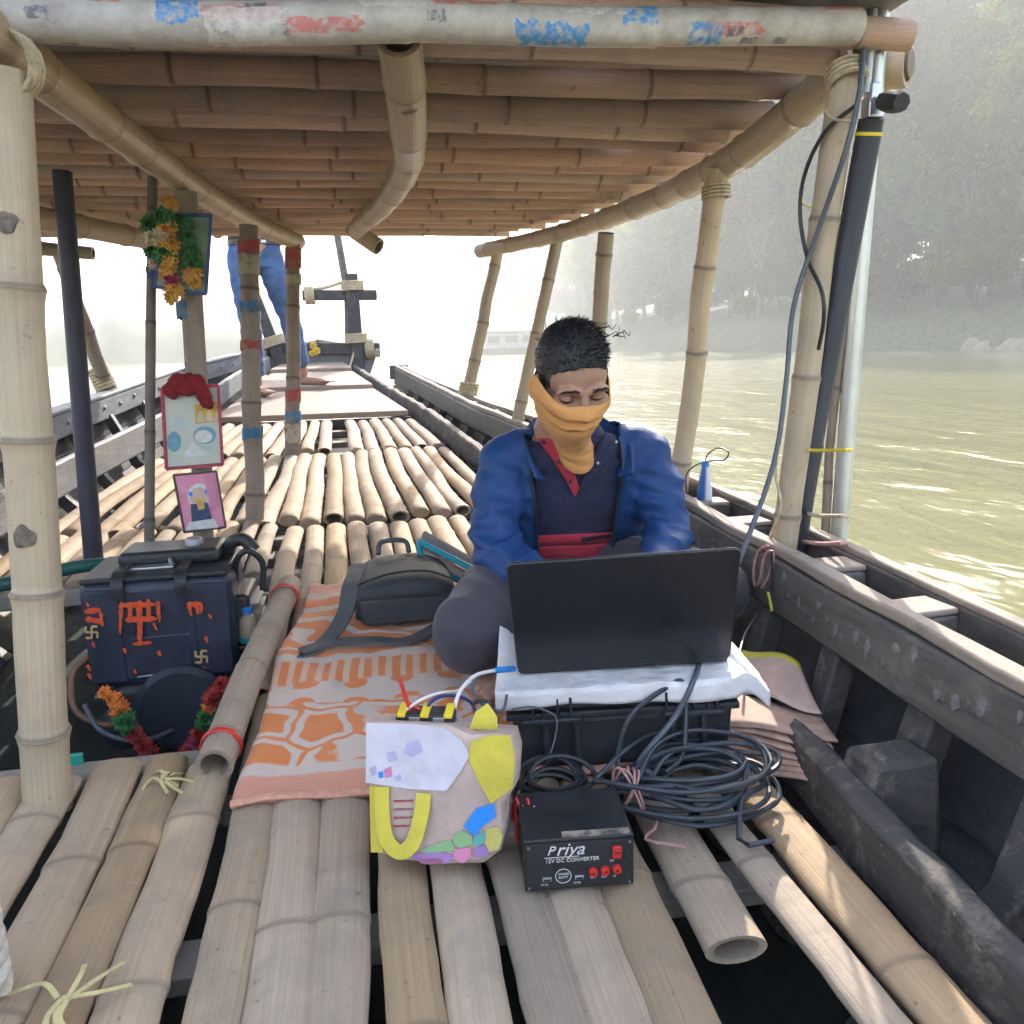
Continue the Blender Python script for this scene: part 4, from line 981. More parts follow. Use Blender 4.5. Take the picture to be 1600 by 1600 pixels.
# ------------------------------------------------------------------ cables
def cable(name, pts, r, mat, label, cat='cable', n=8, k=7):
    mb = MB(); mb.tube(curve_pts(pts, k), r, n); return tag(mb.build(name, mat), label, cat)
rg = random.Random(21)
coil = []
cx, cy = .478, 1.085
for i in range(13*14):
    a = 2*PI*i/14; tnum = i/14; gx = .112 + .034*math.sin(tnum*2.3) ; gy = .064 + .028*math.sin(tnum*1.7+1)
    # strands gather where the coil is tied on its left
    pin = max(0, -math.cos(a))**2.0
    q = V(cx + .012*math.sin(tnum*3.1) + gx*math.cos(a), cy + .010*math.cos(tnum*2.2) + gy*math.sin(a)*(1-.75*pin), .012 + .0046*tnum*(1-.2*pin) + .020*max(0, math.sin(a+.4))*(.4+.6*math.sin(tnum*1.9)**2) + .004*rg.random())
    coil.append(q)
tail = [V(.50,.965,.012), V(.55,.955,.010)]
mb = MB(); mb.tube(curve_pts(coil + tail, 3), .0041, 8); o = mb.build('cable_coil', 'grey_cable_dark' if 'grey_cable_dark' in M else simple('grey_cable_dark', (.040,.048,.060), .38, 0, .25, 30)); tag(o, 'large coil of dark cable lying on the deck right of the converter', 'cable')
# standing loop and long feed up to the pole top
feed = [V(.365,1.072,.035), atY(965,1190,1.14), atY(985,1120,1.15), atY(1045,1072,1.165), atY(1068,1068,1.165), atY(1072,1120,1.15), atY(1066,1180,1.13), V(.44,1.10,.05)]
cable('cable', feed, .0043, 'grey_cable_dark', 'loop of dark cable standing up against the front of the black case')
up = [V(.41,1.085,.06), atY(1000,1190,1.12), atY(1055,1120,1.15), atY(1085,1060,1.16), atX(1105,1000,.60), atX(1165,850,.70), atX(1210,720,.78), atX(1228,600,.82), atX(1240,480,.84), atX(1275,370,.87), atX(1320,240,.88), atX(1342,150,.90), atX(1352,60,.92), atX(1372,-60,.95)]
cable('cable', up, .0052, 'grey_cable', 'long grey cable running from the pole top down to the coil')
thin = [atX(1337,165,.91), atX(1290,205,.87), atX(1258,270,.86), atX(1250,335,.86), atX(1262,405,.87), atX(1284,455,.87), atX(1287,500,.875), atX(1279,545,.90)]
cable('cable', thin, .0040, 'black_cable', 'thin black cable bowing out beside the black pole')
cable('cable', [atX(1262,300,.90)+V(0,.02,0), atX(1255,318,.88), atX(1275,325,.88), atX(1290,322,.89)], .0016, 'yellow_plastic', 'thin yellow tie hanging beside the bowed black cable', 'tie')
small = []
for i in range(8*12):
    a = 2*PI*i/12; tn = i/12; small.append(V(.262+.010*math.sin(tn*2)+(.050+.008*math.sin(tn*3))*math.cos(a), 1.125+.012*math.cos(tn*1.3)+.036*math.sin(a), .010+.006*tn+.02*max(0,math.sin(a))))
mb = MB(); mb.tube(curve_pts(small, 3), .0042, 7); tag(mb.build('cable_coil', 'black_cable'), 'small tangle of black wire behind the converter, against the case', 'cable')
ty = []
for i in range(40):
    a = 2*PI*i/9; ty.append(V(.372+.02*math.sin(i*.37), 1.082+.026*math.sin(a)+.01*math.sin(i), .040+.032*math.cos(a)))
mb = MB(); mb.tube(curve_pts(ty + [V(.40,1.03,.012), V(.37,1.0,.008), V(.42,.97,.008)], 3), .0022, 5); tag(mb.build('string', 'rope_pink'), 'pink string tying the large cable coil together', 'string')
cable('wire', [atY(800,1108,1.20), atY(835,1105,1.19), atY(868,1120,1.18), atY(868,1150,1.17), atY(858,1185,1.16), atZ(850,1215,.01)], .0016, 'grey_cable', 'thin grey wire drooping over the left front of the black case', 'wire')

# ------------------------------------------------------------------ printed bag with a small controller in it
BP = Plane(V(-.03,1.022,.008), V(.16,.965,.008), V(-.02,1.075,.21))
simple('bag_beige', (.52,.39,.34), .8, 0, .25, 14, .9, 26); simple('bag_white', (.60,.57,.64), .65, 0, .14, 25, .7, 26); simple('bag_yellow', (.62,.52,.06), .7, 0, .25, 12, .7, 30)
simple('print_blue', (.01,.24,.80), .6, 0, .1); simple('print_green', (.24,.42,.20), .6, 0, .2); simple('print_purple', (.34,.18,.42), .6, 0, .2); simple('print_olive', (.52,.46,.12), .6, 0, .2); simple('print_teal', (.10,.38,.36), .6, 0, .2); simple('print_pink', (.60,.22,.36), .6, 0, .2); simple('print_lilac', (.46,.42,.62), .6, 0, .2)
bag = thing('shopping_bag', 'printed bag with yellow handle and white panel, standing left of the converter', 'bag', BP.o); 
BM = BP.mat(); inv = Matrix.Translation(-BP.o)
def bpoly(pix, name, mat, z0, dep, parent=bag, bevel=0.0):
    mb = MB(); mb.prism([BP.uv(*p) for p in pix], inv @ BM @ Matrix.Translation((0,0,z0)), dep); return mb.build(name, mat, parent, bevel=bevel)
outline = [(574,1128),(640,1131),(700,1134),(735,1150),(770,1147),(798,1150),(806,1180),(803,1232),(786,1258),(790,1300),(782,1330),(755,1350),(690,1352),(635,1346),(578,1332),(576,1240)]
# body: front outline swept back to a slightly smaller, lower rear one, with a soft belly
uvs = [BP.uv(*p) for p in outline]; n = len(uvs); cu_ = sum(a for a, b in uvs)/n; cv_ = sum(b for a, b in uvs)/n; vs = []
for j, (dz, s) in enumerate(((0,.93),(-.006,1.0),(-.05,1.03),(-.095,1.0),(-.105,.93))):
    for (a, b) in uvs: vs.append(inv @ BM @ V(cu_+(a-cu_)*s, max(.004+dz*-.28, cv_+(b-cv_)*s*(1 if dz > -.05 else .93)), dz))
fs = [(j*n+i, j*n+(i+1) % n, (j+1)*n+(i+1) % n, (j+1)*n+i) for j in range(4) for i in range(n)] + [tuple(range(n)), tuple(4*n+i for i in range(n-1,-1,-1))]
mb = MB(); mb.add(vs, fs); mb.build('body', 'bag_beige', bag)
bpoly([(573,1129),(640,1131),(692,1136),(722,1156),(734,1180),(720,1205),(698,1235),(640,1232),(572,1222)], 'white_panel', 'bag_white', .0005, .002)
bpoly([(736,1158),(768,1148),(797,1149),(805,1180),(802,1230),(768,1255),(750,1225),(733,1185)], 'yellow_panel', 'bag_yellow', .0005, .002)
bpoly([(578,1228),(590,1228),(592,1300),(600,1331),(580,1331)], 'yellow_panel', 'bag_yellow', .0005, .0015)
for pts, m in (([(725,1290),(745,1262),(772,1254),(775,1275),(755,1290),(742,1306)],'print_blue'), ([(710,1302),(722,1296),(738,1304),(738,1318),(722,1324),(709,1318)],'print_green'), ([(742,1306),(758,1298),(760,1312),(748,1322),(738,1316)],'print_teal'), ([(760,1295),(778,1290),(786,1305),(780,1326),(765,1330),(758,1316)],'print_olive'), ([(712,1326),(735,1322),(738,1336),(724,1348),(708,1340)],'print_pink'), ([(740,1325),(760,1318),(766,1332),(752,1340),(740,1336)],'print_purple'), ([(640,1333),(690,1330),(712,1336),(700,1347),(660,1348)],'print_purple'), ([(650,1341),(690,1340),(694,1347),(665,1349)],'print_pink'),
               ([(660,1325),(705,1310),(712,1326),(690,1330),(662,1332)],'print_green'), ([(578,1200),(588,1194),(590,1208),(582,1212)],'print_lilac'), ([(600,1202),(612,1196),(614,1212),(603,1215)],'print_pink'), ([(618,1212),(626,1208),(628,1218),(619,1220)],'print_lilac'), ([(636,1160),(655,1155),(662,1172),(645,1182),(632,1176)],'print_lilac'), ([(592,1206),(599,1204),(600,1214),(593,1215)],'print_blue'), ([(604,1176),(618,1172),(622,1186),(608,1190)],'print_lilac')):
    bpoly(pts, 'printed_spot', m, .0027, .0006)
for k in range(4):
    y = 1250+k*13; bpoly([(615,y),(645,y-1),(646,y+2),(616,y+3)], 'printed_line', 'band_red', .0009, .0006)
# handle: a flat strap loop hanging down the front
hp = [BP.hit(598,1228), BP.hit(600,1270), BP.hit(608,1308), BP.hit(628,1326), BP.hit(648,1312), BP.hit(660,1270), BP.hit(663,1238)]
hp = curve_pts(hp, 6); vs = []
for i, p in enumerate(hp):
    d = (hp[min(i+1,len(hp)-1)]-hp[max(i-1,0)]).normalized(); s = d.cross(BP.n).normalized()
    off = BP.n*(.004+.008*math.sin(PI*i/(len(hp)-1)))
    for a, b in ((-1,0),(1,0),(1,1),(-1,1)): vs.append(inv @ (p + off + s*(a*.0105) + BP.n*(b*.0011)))
fs = []
for i in range(len(hp)-1):
    for k in range(4): a = i*4+k; b = i*4+(k+1) % 4; fs.append((a, b, b+4, a+4))
mb = MB(); mb.add(vs, fs + [(3,2,1,0), tuple((len(hp)-1)*4+k for k in range(4))]); mb.build('handle', 'bag_yellow', bag)
# yellow rear flap standing up behind the device
mb = MB(); q = [BP.hit(725,1150), BP.hit(735,1122), BP.hit(755,1108), BP.hit(770,1130), BP.hit(772,1152)]
mb.add([inv @ (p - BP.n*.045) for p in q] + [inv @ (p - BP.n*.048) for p in q], [(0,1,2,3,4), (9,8,7,6,5)] + [(i, (i+1) % 5, (i+1) % 5+5, i+5) for i in range(5)]); mb.build('rear_flap', 'bag_yellow', bag)
# charge controller standing out of the bag
cq = BP.hit(655,1140) - BP.n*.05
dev = thing('charge_controller', 'small black and yellow wired device poking out of the bag', 'device', cq)
mb = MB(); mb.box((0,0,.0), (.085,.030,.040), Euler((.1,0,-.28)).to_matrix()); mb.build('housing', 'black_plastic', dev, bevel=.003)
for x in (-.033,.0,.033):
    mb = MB(); mb.box((x,-x*.3-.003,.0205), (.012,.034,.006), Euler((.1,0,-.28)).to_matrix()); mb.build('terminal_strip', 'yellow_plastic', dev, bevel=.001)
for x in (-.018,.016):
    mb = MB(); mb.box((x,-x*.3-.016,.008), (.016,.004,.016), Euler((.1,0,-.28)).to_matrix()); mb.build('terminal', 'steel', dev, bevel=.0006)
DY = 1.10
cable('wire', [atY(630,1128,DY), atY(632,1112,DY), atY(660,1092,DY), atY(690,1082,DY+.02), atY(715,1079,DY+.06), atY(735,1065,1.2)], .0022, 'white_plastic', 'thin white wire arching from the device towards the laptop', 'wire')
wl = cable('usb_cable', [atY(708,1122,1.09), atY(712,1098,1.10), atY(722,1075,1.13), atY(742,1056,1.17), atY(765,1049,1.21), atY(784,1047,1.235)], .0030, 'white_plastic', 'white cable with blue plugs from the bag to the laptop side', 'cable')
mb = MB(); mb.tube([atY(772,1048,1.22), atY(776,1047,1.225), atY(800,1045,1.245), atY(804,1045,1.25)], [.0030,.0055,.0055,.0045], 10); mb.build('plug', 'blue_plastic', wl)
mb = MB(); mb.tube([atY(709,1110,1.095), atY(707,1122,1.09), atY(706,1132,1.088)], [.0042,.0055,.0050], 10); mb.build('plug', 'blue_plastic', wl)
cable('wire', [atY(636,1126,DY), atY(640,1110,DY), atY(634,1090,DY), atY(628,1072,DY), atY(624,1062,DY)], .0030, 'red_plastic', 'red wire sticking straight up from the device in the bag', 'wire')
cable('wire', [atY(640,1100,DY), atY(655,1108,DY), atY(672,1118,DY-.01), atY(684,1120,DY)], .0022, 'red_plastic', 'short red wire curving across the top of the device', 'wire')
cable('wire', [atY(668,1112,DY), atY(672,1098,DY), atY(690,1088,DY+.02), atY(715,1088,DY+.04), atY(738,1100,DY+.05), atY(745,1130,DY+.03)], .0028, 'navy_wire' if 'navy_wire' in M else simple('navy_wire', (.03,.03,.16), .45, 0, .2), 'dark blue wire looping over the bag rim', 'wire')
cable('wire', [atY(740,1098,1.14), atY(760,1096,1.14), atY(775,1120,1.13), atY(778,1160,1.12)], .0032, 'black_cable', 'black wire dropping behind the yellow side of the bag', 'wire')
cable('wire', [atY(745,1055,1.22), atY(738,1080,1.20), atY(760,1105,1.19), atY(785,1110,1.195), atY(792,1085,1.205)], .0026, 'grey_cable', 'grey wire looping between the bag and the case', 'wire')
rw = []
for i in range(46):
    a = 2*PI*i/8; rw.append(V(.193+.008*math.sin(i*.9), 1.035+.012*math.sin(a)+.012*math.sin(i*.3), .012+.062*(.5+.5*math.cos(a))+.008*math.sin(i*.5)))
mb = MB(); mb.tube(curve_pts(rw, 3), .0022, 5); tag(mb.build('wire_bundle', 'red_plastic'), 'bundle of red wire hanging between the bag and the case', 'wire')
rw = [p + V(.006,-.014,-.004) for p in rw[::2]]
mb = MB(); mb.tube(curve_pts(rw, 3), .0018, 5); tag(mb.build('wire_bundle', 'rope_pink'), 'pinkish looped cord beside the red wire bundle', 'wire')

# ------------------------------------------------------------------ backpack
simple('pack_grey', (.034,.037,.045), .7, 0, .3, 10, .4, 160); simple('pack_strap', (.085,.087,.093), .8, 0, .2, 20, .4, 200); simple('teal_trim', (.01,.27,.36), .6, 0, .15, 20); simple('pouch_grey', (.20,.185,.18), .8, 0, .2, 16, .3, 120); simple('pouch_lining', (.52,.40,.30), .85, 0, .2, 20)
pk = thing('backpack', 'dark grey backpack lying on the blanket left of the seated man', 'backpack', (.07,1.95,.075))
def packv(x, y, z): return V(x, y, z)
mb = MB(); L = [(-.120,.1,-.105,.010),(-.125,.1,-.09,.03)]
pb = MB()
prof_ = []
# cushion shape: superellipse sections along x
secs = [(-.118,.10,.055),(-.112,.125,.085),(-.085,.14,.105),(.0,.145,.118),(.085,.145,.115),(.125,.13,.095),(.132,.10,.06)]
vs = []; n = 24
for (x, hy, hz) in secs:
    for k in range(n):
        a = 2*PI*k/n; cx_, sx_ = math.cos(a), math.sin(a); e = .45
        vs.append(V(x, .03+hy*math.copysign(abs(cx_)**e, cx_), hz*.5*(1+math.copysign(abs(sx_)**e, sx_))))
fs = [(j*n+i, (j+1)*n+i, (j+1)*n+(i+1) % n, j*n+(i+1) % n) for j in range(len(secs)-1) for i in range(n)] + [tuple(range(n)), tuple((len(secs)-1)*n+i for i in range(n-1,-1,-1))]
pb.add(vs, fs); pb.build('body', 'pack_grey', pk, sub=1)
mb = MB(); mb.prism([(x-.100, y+.008) for x, y in rounded(.215, .066, .018)], Matrix.Translation((.0,-.110,0)) @ Matrix.Rotation(PI/2, 4, 'X'), .022); mb.build('front_pocket', 'pack_grey', pk, bevel=.008, seg=3)
mb = MB(); mb.tube(curve_pts([(-.100,-.122,.072), (-.05,-.134,.078), (.05,-.136,.078), (.11,-.124,.070)], 5), .003, 6); mb.build('zip', 'black_plastic', pk)
mb = MB(); mb.tube(curve_pts([(-.105,-.085,.098), (-.03,-.075,.117), (.06,-.075,.118), (.12,-.09,.098)], 5), .0028, 6); mb.build('zip', 'black_plastic', pk)
mb = MB(); mb.tube(curve_pts([(-.05,.12,.118), (-.04,.14,.145), (.02,.14,.145), (.03,.12,.118)], 5), .007, 8); mb.build('top_loop', 'pack_strap', pk)
def ribbon(pts, w, th, nrm=V(0,0,1)):
    pts = curve_pts(pts, 6); mb = MB(); vs = []
    for i, p in enumerate(pts):
        d = (pts[min(i+1,len(pts)-1)]-pts[max(i-1,0)]).normalized(); s = d.cross(nrm)
        s = s.normalized() if s.length > .05 else V(1,0,0); u = s.cross(d)
        for a, b in ((-1,-1),(1,-1),(1,1),(-1,1)): vs.append(p + s*(a*w/2) + u*(b*th/2))
    fs = [(3,2,1,0)]
    for i in range(len(pts)-1):
        for k in range(4): a = i*4+k; b = i*4+(k+1) % 4; fs.append((a, b, b+4, a+4))
    fs.append(tuple((len(pts)-1)*4+k for k in range(4))); mb.add(vs, fs); return mb
po = V(.07,1.95,.075)

def onb(px, py, h=.02):
    d = ray(px, py); s = .2
    while s < 6:
        q = CAM + d*s
        if q.z < deckz(q.y)+h: return q
        s += .004
    return q
mb = ribbon([V(-.10,.10,.10), onb(548,915,.10)-po, onb(540,955,.06)-po, onb(520,990,.035)-po, onb(490,1015,.022)-po, onb(462,1024,.018)-po], .040, .005); mb.build('shoulder_strap', 'pack_strap', pk)
mb = ribbon([onb(470,1018,.026)-po, onb(520,1003,.032)-po, onb(580,1000,.034)-po, onb(640,1000,.030)-po, V(.10,-.14,.012)], .036, .005); mb.build('shoulder_strap', 'pack_strap', pk)
# open pouch with teal trim leaning on the pack
pc = thing('open_pouch', 'grey pouch with teal trim and tan lining leaning on the backpack', 'pouch', (.185,2.02,.11))
def pouch(u, v, off=0):
    p = V(-.055,.06,.105).lerp(V(.085,-.065,.045), u); q = V(-.020,.11,.095).lerp(V(.135,.01,.02), u); r_ = p.lerp(q, v); r_.z += .030*math.sin(PI*v)*(1-.3*u)+off; return r_
mb = MB(); mb.grid(lambda u, v: pouch(u, v), 14, 10); o = mb.build('outer', 'pouch_grey', pc); s_ = o.modifiers.new('s', 'SOLIDIFY'); s_.thickness = .008
mb = MB(); mb.grid(lambda u, v: pouch(u, v*.9, -.05)+V(-.01,-.02,.012), 14, 10); o = mb.build('lining', 'pouch_lining', pc); s_ = o.modifiers.new('s', 'SOLIDIFY'); s_.thickness = .006
mb = MB(); mb.tube(curve_pts([pouch(q/10, 0)+V(0,-.004,.002) for q in range(11)] + [V(.075,-.075,.02), V(.02,-.04,.03), V(-.05,.03,.07)], 4, True), .0085, 8, closed=True); mb.build('trim', 'teal_trim', pc)
# ================================================================== ENGINE in its well
simple('engine_paint', (.020,.026,.050), .42, 0, .45, 9, .2, 60); simple('engine_dark', (.018,.020,.024), .5, 0, .4, 12, .3, 50); simple('engine_blue', (.016,.026,.044), .5, 0, .4, 8, .2, 50)
simple('vermilion', (.62,.075,.015), .8, 0, .3, 90); simple('gold_foil', (.52,.36,.14), .5, 0, .25, 60); simple('brown_hose', (.16,.075,.04), .5, 0, .3, 20); simple('green_hose', (.010,.085,.075), .45, 0, .3, 12)
EO = V(-.495,1.9,-.22)
eng = thing('boat_engine', 'dark blue diesel engine with vermilion marks, sitting in the open well', 'engine', EO)
ei = Matrix.Translation(-EO)
def ebox(name, mat, c, size, bev=.01, seg=3, rot=None, parent=eng):
    mb = MB(); mb.box(Vector(c)-EO, size, rot); return mb.build(name, mat, parent, bevel=bev, seg=seg)
ebox('radiator_tank', 'engine_paint', (-.497,2.02,.082), (.335,.236,.262), .028, 4)
for x, w in ((-.617,.080), (-.377,.080)):
    ebox('face_panel', 'engine_paint', (x,1.903,.083), (w,.010,.225), .004, 2)
ebox('face_panel', 'engine_paint', (-.497,1.905,.030), (.135,.010,.095), .004, 2)
ebox('top_flange', 'engine_dark', (-.497,2.02,.214), (.325,.225,.014), .005, 2)
ebox('fuel_tank', 'engine_dark', (-.480,2.06,.238), (.235,.14,.036), .014, 3)
ebox('chrome_cover', 'steel', (-.520,1.975,.2245), (.115,.032,.008), .003, 2)
for x in (-.575,-.437):
    mb = ribbon([V(x,1.896,.17)-EO, V(x,1.894,.205)-EO, V(x,1.92,.228)-EO, V(x,2.0,.232)-EO, V(x,2.12,.226)-EO], .026, .004, V(0,-.3,1)); mb.build('strap', 'black_plastic', eng)
mb = MB(); mb.lathe([(.022,0),(.022,.012),(.017,.018),(.006,.019)], 16, Matrix.Translation(V(-.43,2.05,.256)-EO)); mb.build('fuel_cap', 'dull_steel', eng)
mb = MB(); mb.tube([V(-.475,1.99,.228)-EO, V(-.475,1.985,.243)-EO], .006, 10); mb.build('bolt', 'steel', eng)
ebox('crankcase', 'engine_dark', (-.497,2.05,-.12), (.26,.26,.16), .03, 3)
mb = MB(); mb.lathe([(.04,-.06),(.095,-.058),(.108,-.045),(.108,.015),(.095,.028),(.03,.03)], 36, Matrix.Translation(V(-.46,1.90,-.105)-EO) @ Matrix.Rotation(PI/2, 4, 'X')); mb.build('flywheel', 'engine_blue', eng)
mb = MB(); mb.ball(V(-.59,1.93,-.15)-EO, (.07,.06,.06), 20, 12); mb.build('pump_housing', 'engine_blue', eng)
ebox('cylinder_head', 'engine_dark', (-.325,2.05,.06), (.05,.17,.16), .012)
for k in range(5): ebox('fin', 'dull_steel', (-.312,2.05,.0+k*.028), (.066,.15,.006), .001, 1)
mb = MB(); mb.tube(curve_pts([V(-.335,2.02,.16)-EO, V(-.325,2.0,.22)-EO, V(-.295,1.99,.245)-EO, V(-.265,2.0,.21)-EO, V(-.27,2.0,.14)-EO]), .008, 10); mb.build('fuel_line', 'black_cable', eng)
mb = MB(); mb.tube(curve_pts([V(-.36,2.08,.215)-EO, V(-.345,2.06,.25)-EO, V(-.31,2.04,.262)-EO, V(-.285,2.03,.235)-EO]), .017, 12); mb.build('exhaust_elbow', 'engine_dark', eng)
mb = MB(); mb.tube(curve_pts([V(-.665,1.93,.03)-EO, V(-.695,1.90,.0)-EO, V(-.685,1.86,-.07)-EO, V(-.62,1.84,-.105)-EO, V(-.56,1.86,-.10)-EO]), .008, 10); mb.build('hose', 'brown_hose', eng)
mb = MB(); mb.tube(curve_pts([V(-.665,1.86,-.06)-EO, V(-.63,1.83,-.11)-EO, V(-.57,1.82,-.14)-EO, V(-.52,1.84,-.15)-EO, V(-.48,1.88,-.15)-EO]), .006, 10); mb.build('hose', 'grey_cable', eng)
mb = MB(); mb.tube([V(-.555,1.897,-.02)-EO, V(-.435,1.897,-.012)-EO], .003, 8); mb.build('seam_rod', 'dull_steel', eng)
# marks brushed on the front
EP = Plane(V(-.66,1.8965,-.05), V(-.33,1.8965,-.05), V(-.66,1.8965,.2))
_mk = [0]
def emark(pts, mat='vermilion', name='painted_mark', z0=.0015, dep=.0008):
    _mk[0] += 1; z0 += .00006*_mk[0]
    mb = MB(); mb.prism([EP.uv(*p) for p in pts], ei @ EP.mat() @ Matrix.Translation((0,0,z0)), dep); mb.build(name, mat, eng, smooth=False)
def stroke(a, b, w, w2=None, j=3, **kw):
    rg = random.Random(int(a[0]*7+a[1])); w2 = w2 or w; d = ((b[0]-a[0]), (b[1]-a[1])); L = math.hypot(*d); nx, ny = -d[1]/L, d[0]/L; n = max(5, int(L/3)); l = []; r = []
    for k in range(n+1):
        t_ = k/n; ww = lerp(w, w2, t_)/2*(.45+.55*min(1, 5*t_, 5*(1-t_)) if j else 1); l.append((lerp(a[0],b[0],t_)+nx*(ww+rg.uniform(-1,1)*j*.35), lerp(a[1],b[1],t_)+ny*(ww+rg.uniform(-1,1)*j*.35))); r.append((lerp(a[0],b[0],t_)-nx*(ww+rg.uniform(-1,1)*j*.35), lerp(a[1],b[1],t_)-ny*(ww+rg.uniform(-1,1)*j*.35)))
    emark(l + r[::-1], **kw)
for a, b, w, w2 in (((190,940),(188,990),7,3), ((204,940),(203,970),8,6), ((218,937),(219,966),9,9), ((232,936),(233,972),9,6), ((247,938),(249,972),8,4), ((186,946),(250,943),8,7), ((196,968),(246,966),9,8), ((219,966),(219,1003),8,9), ((208,1006),(238,1003),6,5), ((240,972),(246,985),4,2)):
    stroke(a, b, w, w2)
for a, b, w, w2 in (((133,955),(158,952),9,8), ((134,966),(162,972),9,7), ((158,955),(161,978),6,4), ((292,944),(316,942),8,7), ((296,945),(299,962),6,3), ((308,944),(310,960),6,4), ((316,944),(314,958),6,3)):
    stroke(a, b, w, w2)
for (x, y, s) in ((138,944,3),(147,1006,4),(196,1016,4),(250,1020,4),(140,1042,4),(141,1055,4),(212,1048,3),(288,1054,4),(293,1042,4),(320,1044,3),(324,998,4),(329,962,3),(286,1064,3)):
    stroke((x-s*.6,y-s), (x+s*.4,y+s*1.3), s*1.5, s*.8)
for (cx_, cy_) in ((144,987),(315,1025)):        # small gold temple stickers
    s = 9
    for a, b in (((0,-s),(0,s)), ((-s,0),(s,0)), ((0,-s),(s,-s)), ((s,0),(s,s)), ((0,s),(-s,s)), ((-s,0),(-s,-s))):
        stroke((cx_+a[0],cy_+a[1]), (cx_+b[0],cy_+b[1]), 3.2, 3.2, 0, mat='gold_foil', name='gold_sticker')
# green hose crossing behind the near post
cable('hose', [atY(-60,918,2.0), atY(0,914,2.05), atY(60,900,2.1), atY(120,886,2.15), atY(170,882,2.18), atY(196,892,2.16), V(-.60,2.10,.16)], .0175, 'green_hose', 'dark green hose running from the left into the engine top', 'hose', 12)
# oil bottle
t = NT('bottle_tan'); t.base((.50,.40,.27), .3); t.b.inputs['Transmission Weight'].default_value = .25; t.b.inputs['Roughness'].default_value = .25
bo = thing('oil_bottle', 'small tan plastic bottle with a blue cap beside the engine', 'bottle', atY(390,1000,1.97))
mb = MB(); mb.lathe([(.020,0),(.024,.004),(.024,.046),(.020,.058),(.010,.066),(.010,.074)], 20); mb.build('bottle_body', 'bottle_tan', bo)
mb = MB(); mb.lathe([(.0125,.070),(.0125,.084),(.010,.086)], 16); mb.build('cap', 'blue_plastic', bo)
mb = MB(); mb.lathe([(.0245,-.001),(.0265,.001),(.0265,.012),(.0245,.014)], 20); mb.build('blue_band', 'teal_trim', bo)
ebox('bottle_shelf', 'engine_dark', tuple(atY(390,1000,1.97)+V(-.01,.0,-.006)), (.085,.07,.010), .003, 2)
# scrap of green plastic in the well
mb = MB(); q = atY(118,1190,1.46); mb.box((0,0,0), (.026,.010,.030)); o = mb.build('plastic_clip', simple('clip_green', (.01,.34,.26), .5, 0, .2), bevel=.002, loc=q); tag(o, 'bright green plastic clip beside the foot of the near left post', 'clip')

# ------------------------------------------------------------------ flowers
def flower(mb, c, r, rows=3, petals=9, seed=0, nrm=None, flat=.5):
    rg = random.Random(seed); n = Vector(nrm or (rg.uniform(-.4,.4),-1,rg.uniform(-.2,.6))).normalized(); x = n.orthogonal().normalized(); y = n.cross(x); c = Vector(c); vs = []; fs = []
    for k in range(rows):
        rr = r*(1-.27*k); up = r*(.15+.28*k)
        for p in range(petals-k):
            a = 2*PI*(p+.5*k)/(petals-k)+rg.uniform(-.15,.15); d = x*math.cos(a)+y*math.sin(a); s = n.cross(d); w = rr*.42
            o = len(vs); vs += [c+n*up*.4, c+d*rr*.55+s*w*.7+n*up, c+d*rr*rg.uniform(.9,1.1)+n*(up*flat+rg.uniform(-.1,.1)*r), c+d*rr*.55-s*w*.7+n*up]; fs.append((o,o+1,o+2,o+3))
    mb.add(vs, fs); mb.ball(c+n*r*.1, r*.42, 8, 6); return mb
simple('petal_orange', (.72,.19,.02), .7, 0, .3, 60); simple('petal_red', (.36,.020,.018), .7, 0, .4, 60); simple('petal_green', (.03,.17,.04), .6, 0, .4, 60); simple('petal_gold', (.66,.34,.06), .6, 0, .35, 60); simple('petal_yellow', (.75,.50,.05), .7, 0, .3, 60); simple('petal_magenta', (.40,.03,.10), .7, 0, .3, 60); simple('petal_cream', (.60,.50,.34), .7, 0, .25, 60)
def garland(name, label, pts, cat='garland', string='rope', big=1.0):
    """pts: (position, radius, material)"""
    o = thing(name, label, cat, pts[0][0]); oo = Vector(pts[0][0])
    mb = MB(); mb.tube(curve_pts([Vector(p[0])-oo for p in pts], 4), .0022, 5); mb.build('cord', string, o)
    for k, (p, r, m) in enumerate(pts):
        mb = MB(); flower(mb, Vector(p)-oo, r*big, 4, 12, hash((k, name, round(p[0]*1000))) % 9999); mb.build('flower', m, o, smooth=False)
    return o
g = [(165,1082,'petal_orange',.018),(178,1092,'petal_orange',.022),(190,1102,'petal_orange',.024),(182,1112,'petal_orange',.018),(192,1122,'petal_green',.028),(198,1136,'petal_green',.026),(210,1146,'petal_red',.022),(218,1156,'petal_red',.022),(226,1166,'petal_red',.024),(236,1176,'petal_red',.022),(240,1186,'petal_red',.024)]
garland('flower_garland', 'orange, green and red flower garland hanging under the left of the engine', [(atY(x, y, 1.80+.0004*k), r, m) for k, (x, y, m, r) in enumerate(g)])
g = [(348,1068,'petal_red',.020),(338,1080,'petal_red',.024),(330,1092,'petal_red',.024),(326,1104,'petal_orange',.020),(320,1120,'petal_green',.022),(316,1132,'petal_green',.020),(310,1146,'petal_red',.022),(304,1158,'petal_magenta',.022),(296,1170,'petal_red',.024),(288,1180,'petal_red',.020)]
garland('flower_garland', 'red flower garland hanging under the right of the engine, by the bamboo pole', [(atY(x, y, 1.80+.0004*k), r, m) for k, (x, y, m, r) in enumerate(g)])

